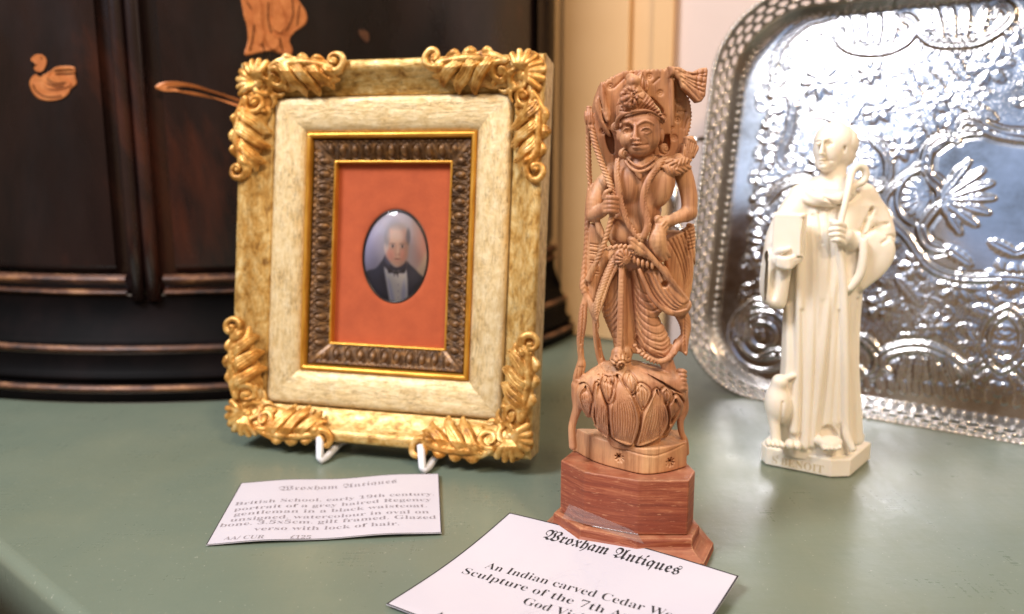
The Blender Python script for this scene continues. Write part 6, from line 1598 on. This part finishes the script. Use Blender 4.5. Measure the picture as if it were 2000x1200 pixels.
def card(name, TL, TR, BL, wave, label, lines, marks=(), border=None, th=.0003):
    """card with its own curl: wave(u, v) is the height over its plane, u along the top edge, v down from it (m)"""
    TL, TR, BL = map(np.asarray, (TL, TR, BL))
    eu = TR - TL; W_ = np.linalg.norm(eu); eu = eu / W_; ev = BL - TL; ev = ev - eu * (ev @ eu); H_ = np.linalg.norm(ev); ev /= H_
    nn = np.cross(ev, eu)
    if nn[2] < 0: nn = -nn
    root = empty(name); root.matrix_world = Matrix(((eu[0], -ev[0], nn[0], TL[0]), (eu[1], -ev[1], nn[1], TL[1]), (eu[2], -ev[2], nn[2], TL[2]), (0, 0, 0, 1)))
    tag(root, label, 'price card', 'printed price cards on the table')
    N, K = 40, 24; V = []
    for top in (0, 1):
        for j in range(K + 1):
            for i in range(N + 1):
                u, v = W_ * i / N, H_ * j / K; V.append((u, -v, wave(u, v) + th * (1 - top)))
    o_ = (N + 1) * (K + 1); Fc = []
    for j in range(K):
        for i in range(N):
            a = j * (N + 1) + i; Fc.append((a, a + N + 1, a + N + 2, a + 1)); Fc.append((o_ + a, o_ + a + 1, o_ + a + N + 2, o_ + a + N + 1))
    for i in range(N):
        Fc.append((i, i + 1, o_ + i + 1, o_ + i)); a = K * (N + 1) + i; Fc.append((a + 1, a, o_ + a, o_ + a + 1))
    for j in range(K):
        a = j * (N + 1); Fc.append((a + N + 1, a, o_ + a, o_ + a + N + 1)); a += N; Fc.append((a, a + N + 1, o_ + a + N + 1, o_ + a))
    sheet = mesh_obj('card_sheet', V, Fc, MT['card'], root, False)
    if border:
        V, Fc = [], []
        bw, lift = border, .00004
        for (u0, v0, u1, v1) in ((0, 0, W_, bw), (0, H_ - bw, W_, H_), (0, bw, bw, H_ - bw), (W_ - bw, bw, W_, H_ - bw)):
            b = len(V); n1, n2 = (N if u1 - u0 > bw * 2 else 1), (K if v1 - v0 > bw * 2 else 1)
            for j in range(n2 + 1):
                for i in range(n1 + 1):
                    u, v = u0 + (u1 - u0) * i / n1, v0 + (v1 - v0) * j / n2; V.append((u, -v, wave(u, v) + th + lift))
            for j in range(n2):
                for i in range(n1): a = b + j * (n1 + 1) + i; Fc.append((a, a + n1 + 1, a + n1 + 2, a + 1))
        mesh_obj('black_border', V, Fc, MT['ink'], root, False)

    def loc(px, py):
        P = on_plane(px, py, TL + nn * (th + .0003), nn) - TL; return np.array([P @ eu, P @ ev])
    for body, kind, p0, p1, size, ink, off in lines:
        a, b = loc(*p0), loc(*p1); L = np.linalg.norm(b - a); ang = math.atan2(-(b - a)[1], (b - a)[0]); ca, sa = math.cos(ang), math.sin(ang)

        def bend(co):
            x = co[:, 0] - co[:, 0].min(); y = co[:, 1]
            X = a[0] + x * ca - y * sa; Y = -a[1] + x * sa + y * ca
            return np.column_stack([X, Y, np.array([wave(p, -q_) for p, q_ in zip(X, Y)]) + th + .00007])
        text_mesh('lettering', fancy(body, kind), size, MT[ink], root, off, 'LEFT', 0, L, bend, 1.0, -.05 if kind == 'bold' else 0)
    if marks:
        V, Fc = [], []
        for pts, w in marks:
            P = crom(np.array([loc(*p) for p in pts]), 6); b = len(V)
            for i in range(len(P)):
                t = P[min(i + 1, len(P) - 1)] - P[max(i - 1, 0)]; t = t / (np.linalg.norm(t) + 1e-9); s = np.array([-t[1], t[0]]) * w / 2
                for q_ in (P[i] + s, P[i] - s): V.append((q_[0], -q_[1], wave(q_[0], q_[1]) + th + .00004))
            for i in range(len(P) - 1): k = b + 2 * i; Fc.append((k, k + 1, k + 3, k + 2))
        mesh_obj('faint_drawing', V, Fc, MT['faint'], root, False)
    return root, loc


def build_cards(plinth):
    # flat card in front of the frame
    TL, TR, BR, BL = on_z(471, 945, .0006), on_z(857, 928, .0010), on_z(859, 1049, .0008), on_z(403, 1066, .0006)
    Wd = np.linalg.norm(TR - TL)
    w1 = lambda u, v: .0007 * math.sin(min(max(u / Wd, 0), 1) * math.pi * 1.9 + .2) ** 2 + .0009 * max(0, u / Wd - .55) * (1 - v / .06)
    ln = [('Wroxham Antiques', 'fraktur', (543, 961), (775, 946), .0064, 'greyink', -.008),
          ('British School, early 19th century.', 'bold', (457, 987), (848, 968), .0047, 'greyink', -.008),
          ('portrait of a grey haired Regency', 'bold', (456, 998), (842, 979), .0047, 'greyink', -.008),
          ('gentleman in a black waistcoat.', 'bold', (456, 1008), (834, 991), .0047, 'greyink', -.008),
          ('unsigned. watercolour in oval on', 'bold', (448, 1019), (838, 1003), .0047, 'greyink', -.008),
          ('bone. 3.5x5cm. gilt framed. Glazed', 'bold', (427, 1029), (852, 1013), .0047, 'greyink', -.008),
          ('verso with lock of hair.', 'bold', (494, 1039), (780, 1028), .0047, 'greyink', -.008),
          ('AA/ CUR', 'bold', (436, 1055), (515, 1054), .0042, 'greyink', -.006), ('£125', 'bold', (566, 1053), (606, 1052), .0042, 'greyink', -.002)]
    mk = [([(600, 1000), (620, 985), (650, 975), (690, 975), (710, 990)], .0003), ([(560, 1048), (555, 1040), (575, 1032)], .0003), ([(640, 968), (628, 975), (650, 980)], .0003)]
    card('price_card', TL, TR, BL, w1, 'flat white card lettered about a Regency gentleman portrait, below the gilt frame', ln, mk, .00035)
    # larger card leaning on the plinth
    TL, TR, BL = on_z(995, 1003, .0052), on_z(1443, 1127, .0050), on_z(786, 1194, .0012)
    Wd2 = np.linalg.norm(TR - TL)
    w2 = lambda u, v: .0010 * (1 - (2 * u / Wd2 - 1) ** 2) * max(0, 1 - v / .05) - .0018 * math.sin(math.pi * min(max(v / .07, 0), 1)) * (1 - .5 * u / Wd2)
    ln = [('Wroxham Antiques', 'fraktur', (1056, 1049), (1323, 1123), .0087, 'ink', 0),
          ('An Indian carved Cedar Wood', 'bold', (945, 1100), (1348, 1213), .0058, 'ink', -.012),
          ('Sculpture of the 7th Avatar of', 'bold', (900, 1110), (1340, 1239), .0058, 'ink', -.012),
          ('God Vishnu.', 'bold', (1018, 1171), (1186, 1222), .0058, 'ink', -.012),
          ('AA/ CUR', 'bold', (846, 1201), (950, 1236), .0046, 'ink', -.008)]
    mk = [([(1040, 1160), (1060, 1135), (1085, 1117), (1115, 1108), (1140, 1108)], .00022), ([(1140, 1108), (1160, 1125), (1168, 1150), (1160, 1180)], .00022), ([(1075, 1128), (1100, 1118), (1130, 1118)], .0002),
          ([(1140, 1108), (1146, 1100), (1156, 1098)], .0003), ([(1146, 1100), (1142, 1096)], .0003), ([(1175, 1124), (1164, 1140), (1168, 1155), (1180, 1146), (1184, 1130), (1175, 1124)], .0002), ([(1176, 1122), (1180, 1114), (1188, 1118)], .0003),
          ([(1022, 1190), (1060, 1176), (1110, 1180), (1150, 1196)], .0002), ([(1018, 1197), (1060, 1184), (1110, 1188)], .0002), ([(1090, 1126), (1102, 1150), (1104, 1175)], .0002), ([(1060, 1140), (1082, 1160), (1086, 1176)], .0002), ([(1118, 1112), (1136, 1140), (1140, 1180)], .0002)]
    mk += [([(x, y), (x + 3, y - 2), (x + 5, y + 1), (x + 2, y + 3), (x, y)], .0002) for x, y in ((1098, 1130), (1112, 1126), (1124, 1134), (1108, 1142), (1128, 1150), (1116, 1156), (1094, 1150), (1142, 1134))]
    root, loc = card('price_card', TL, TR, BL, w2, 'white card with bold black gothic heading and black edge, against the red plinth', ln, mk, .00055)
    # strip of clear tape from the plinth face down to the card
    poly, zf0, zt = plinth
    A, Bp = np.append(poly[1], 0) + SO, np.append(poly[2], 0) + SO; d = (Bp - A) / np.linalg.norm(Bp - A); n = np.array([d[1], -d[0], 0])
    V, Fc = [], []; nu, nv = 26, 16
    def on_face(px, py):
        P = on_plane(px, py, A, n); return (P - A) @ d, P[2]
    c0, c1, c2, c3 = on_face(1112, 984), on_face(1232, 1034), on_face(1264, 1054), on_face(1099, 1012)
    for j in range(nv + 1):
        for i in range(nu + 1):
            a, b = i / nu, j / nv
            s = (c0[0] * (1 - a) + c1[0] * a) * (1 - b) + (c3[0] * (1 - a) + c2[0] * a) * b; z = (c0[1] * (1 - a) + c1[1] * a) * (1 - b) + (c3[1] * (1 - a) + c2[1] * a) * b
            k = max(0.0, zf0 + .0006 - z)
            outw = .00025 + (k * .9 + .0022 * min(1, k / .0012) if k > 0 else 0) + .00012 * math.sin(a * 95) * (1 if .38 < a < .78 and b < .55 else .15) + .0003 * (max(0, .16 - a) * 4) * abs(math.sin(b * 9))
            P = A + d * s + n * outw; P[2] = z; V.append(P)
    for j in range(nv):
        for i in range(nu): k = j * (nu + 1) + i; Fc.append((k, k + nu + 1, k + nu + 2, k + 1))
    V = np.array(V); o = V.mean(0)
    t = mesh_obj('clear_tape', V - o, Fc, MT['tape']); t.location = o
    tag(t, 'crumpled strip of clear sticky tape on the red wooden plinth', 'tape')


build_table()
build_wall()
build_cabinet()
build_easel()
build_frame()
build_tray()
plinth = build_carving()
build_monk()
build_cards(plinth)
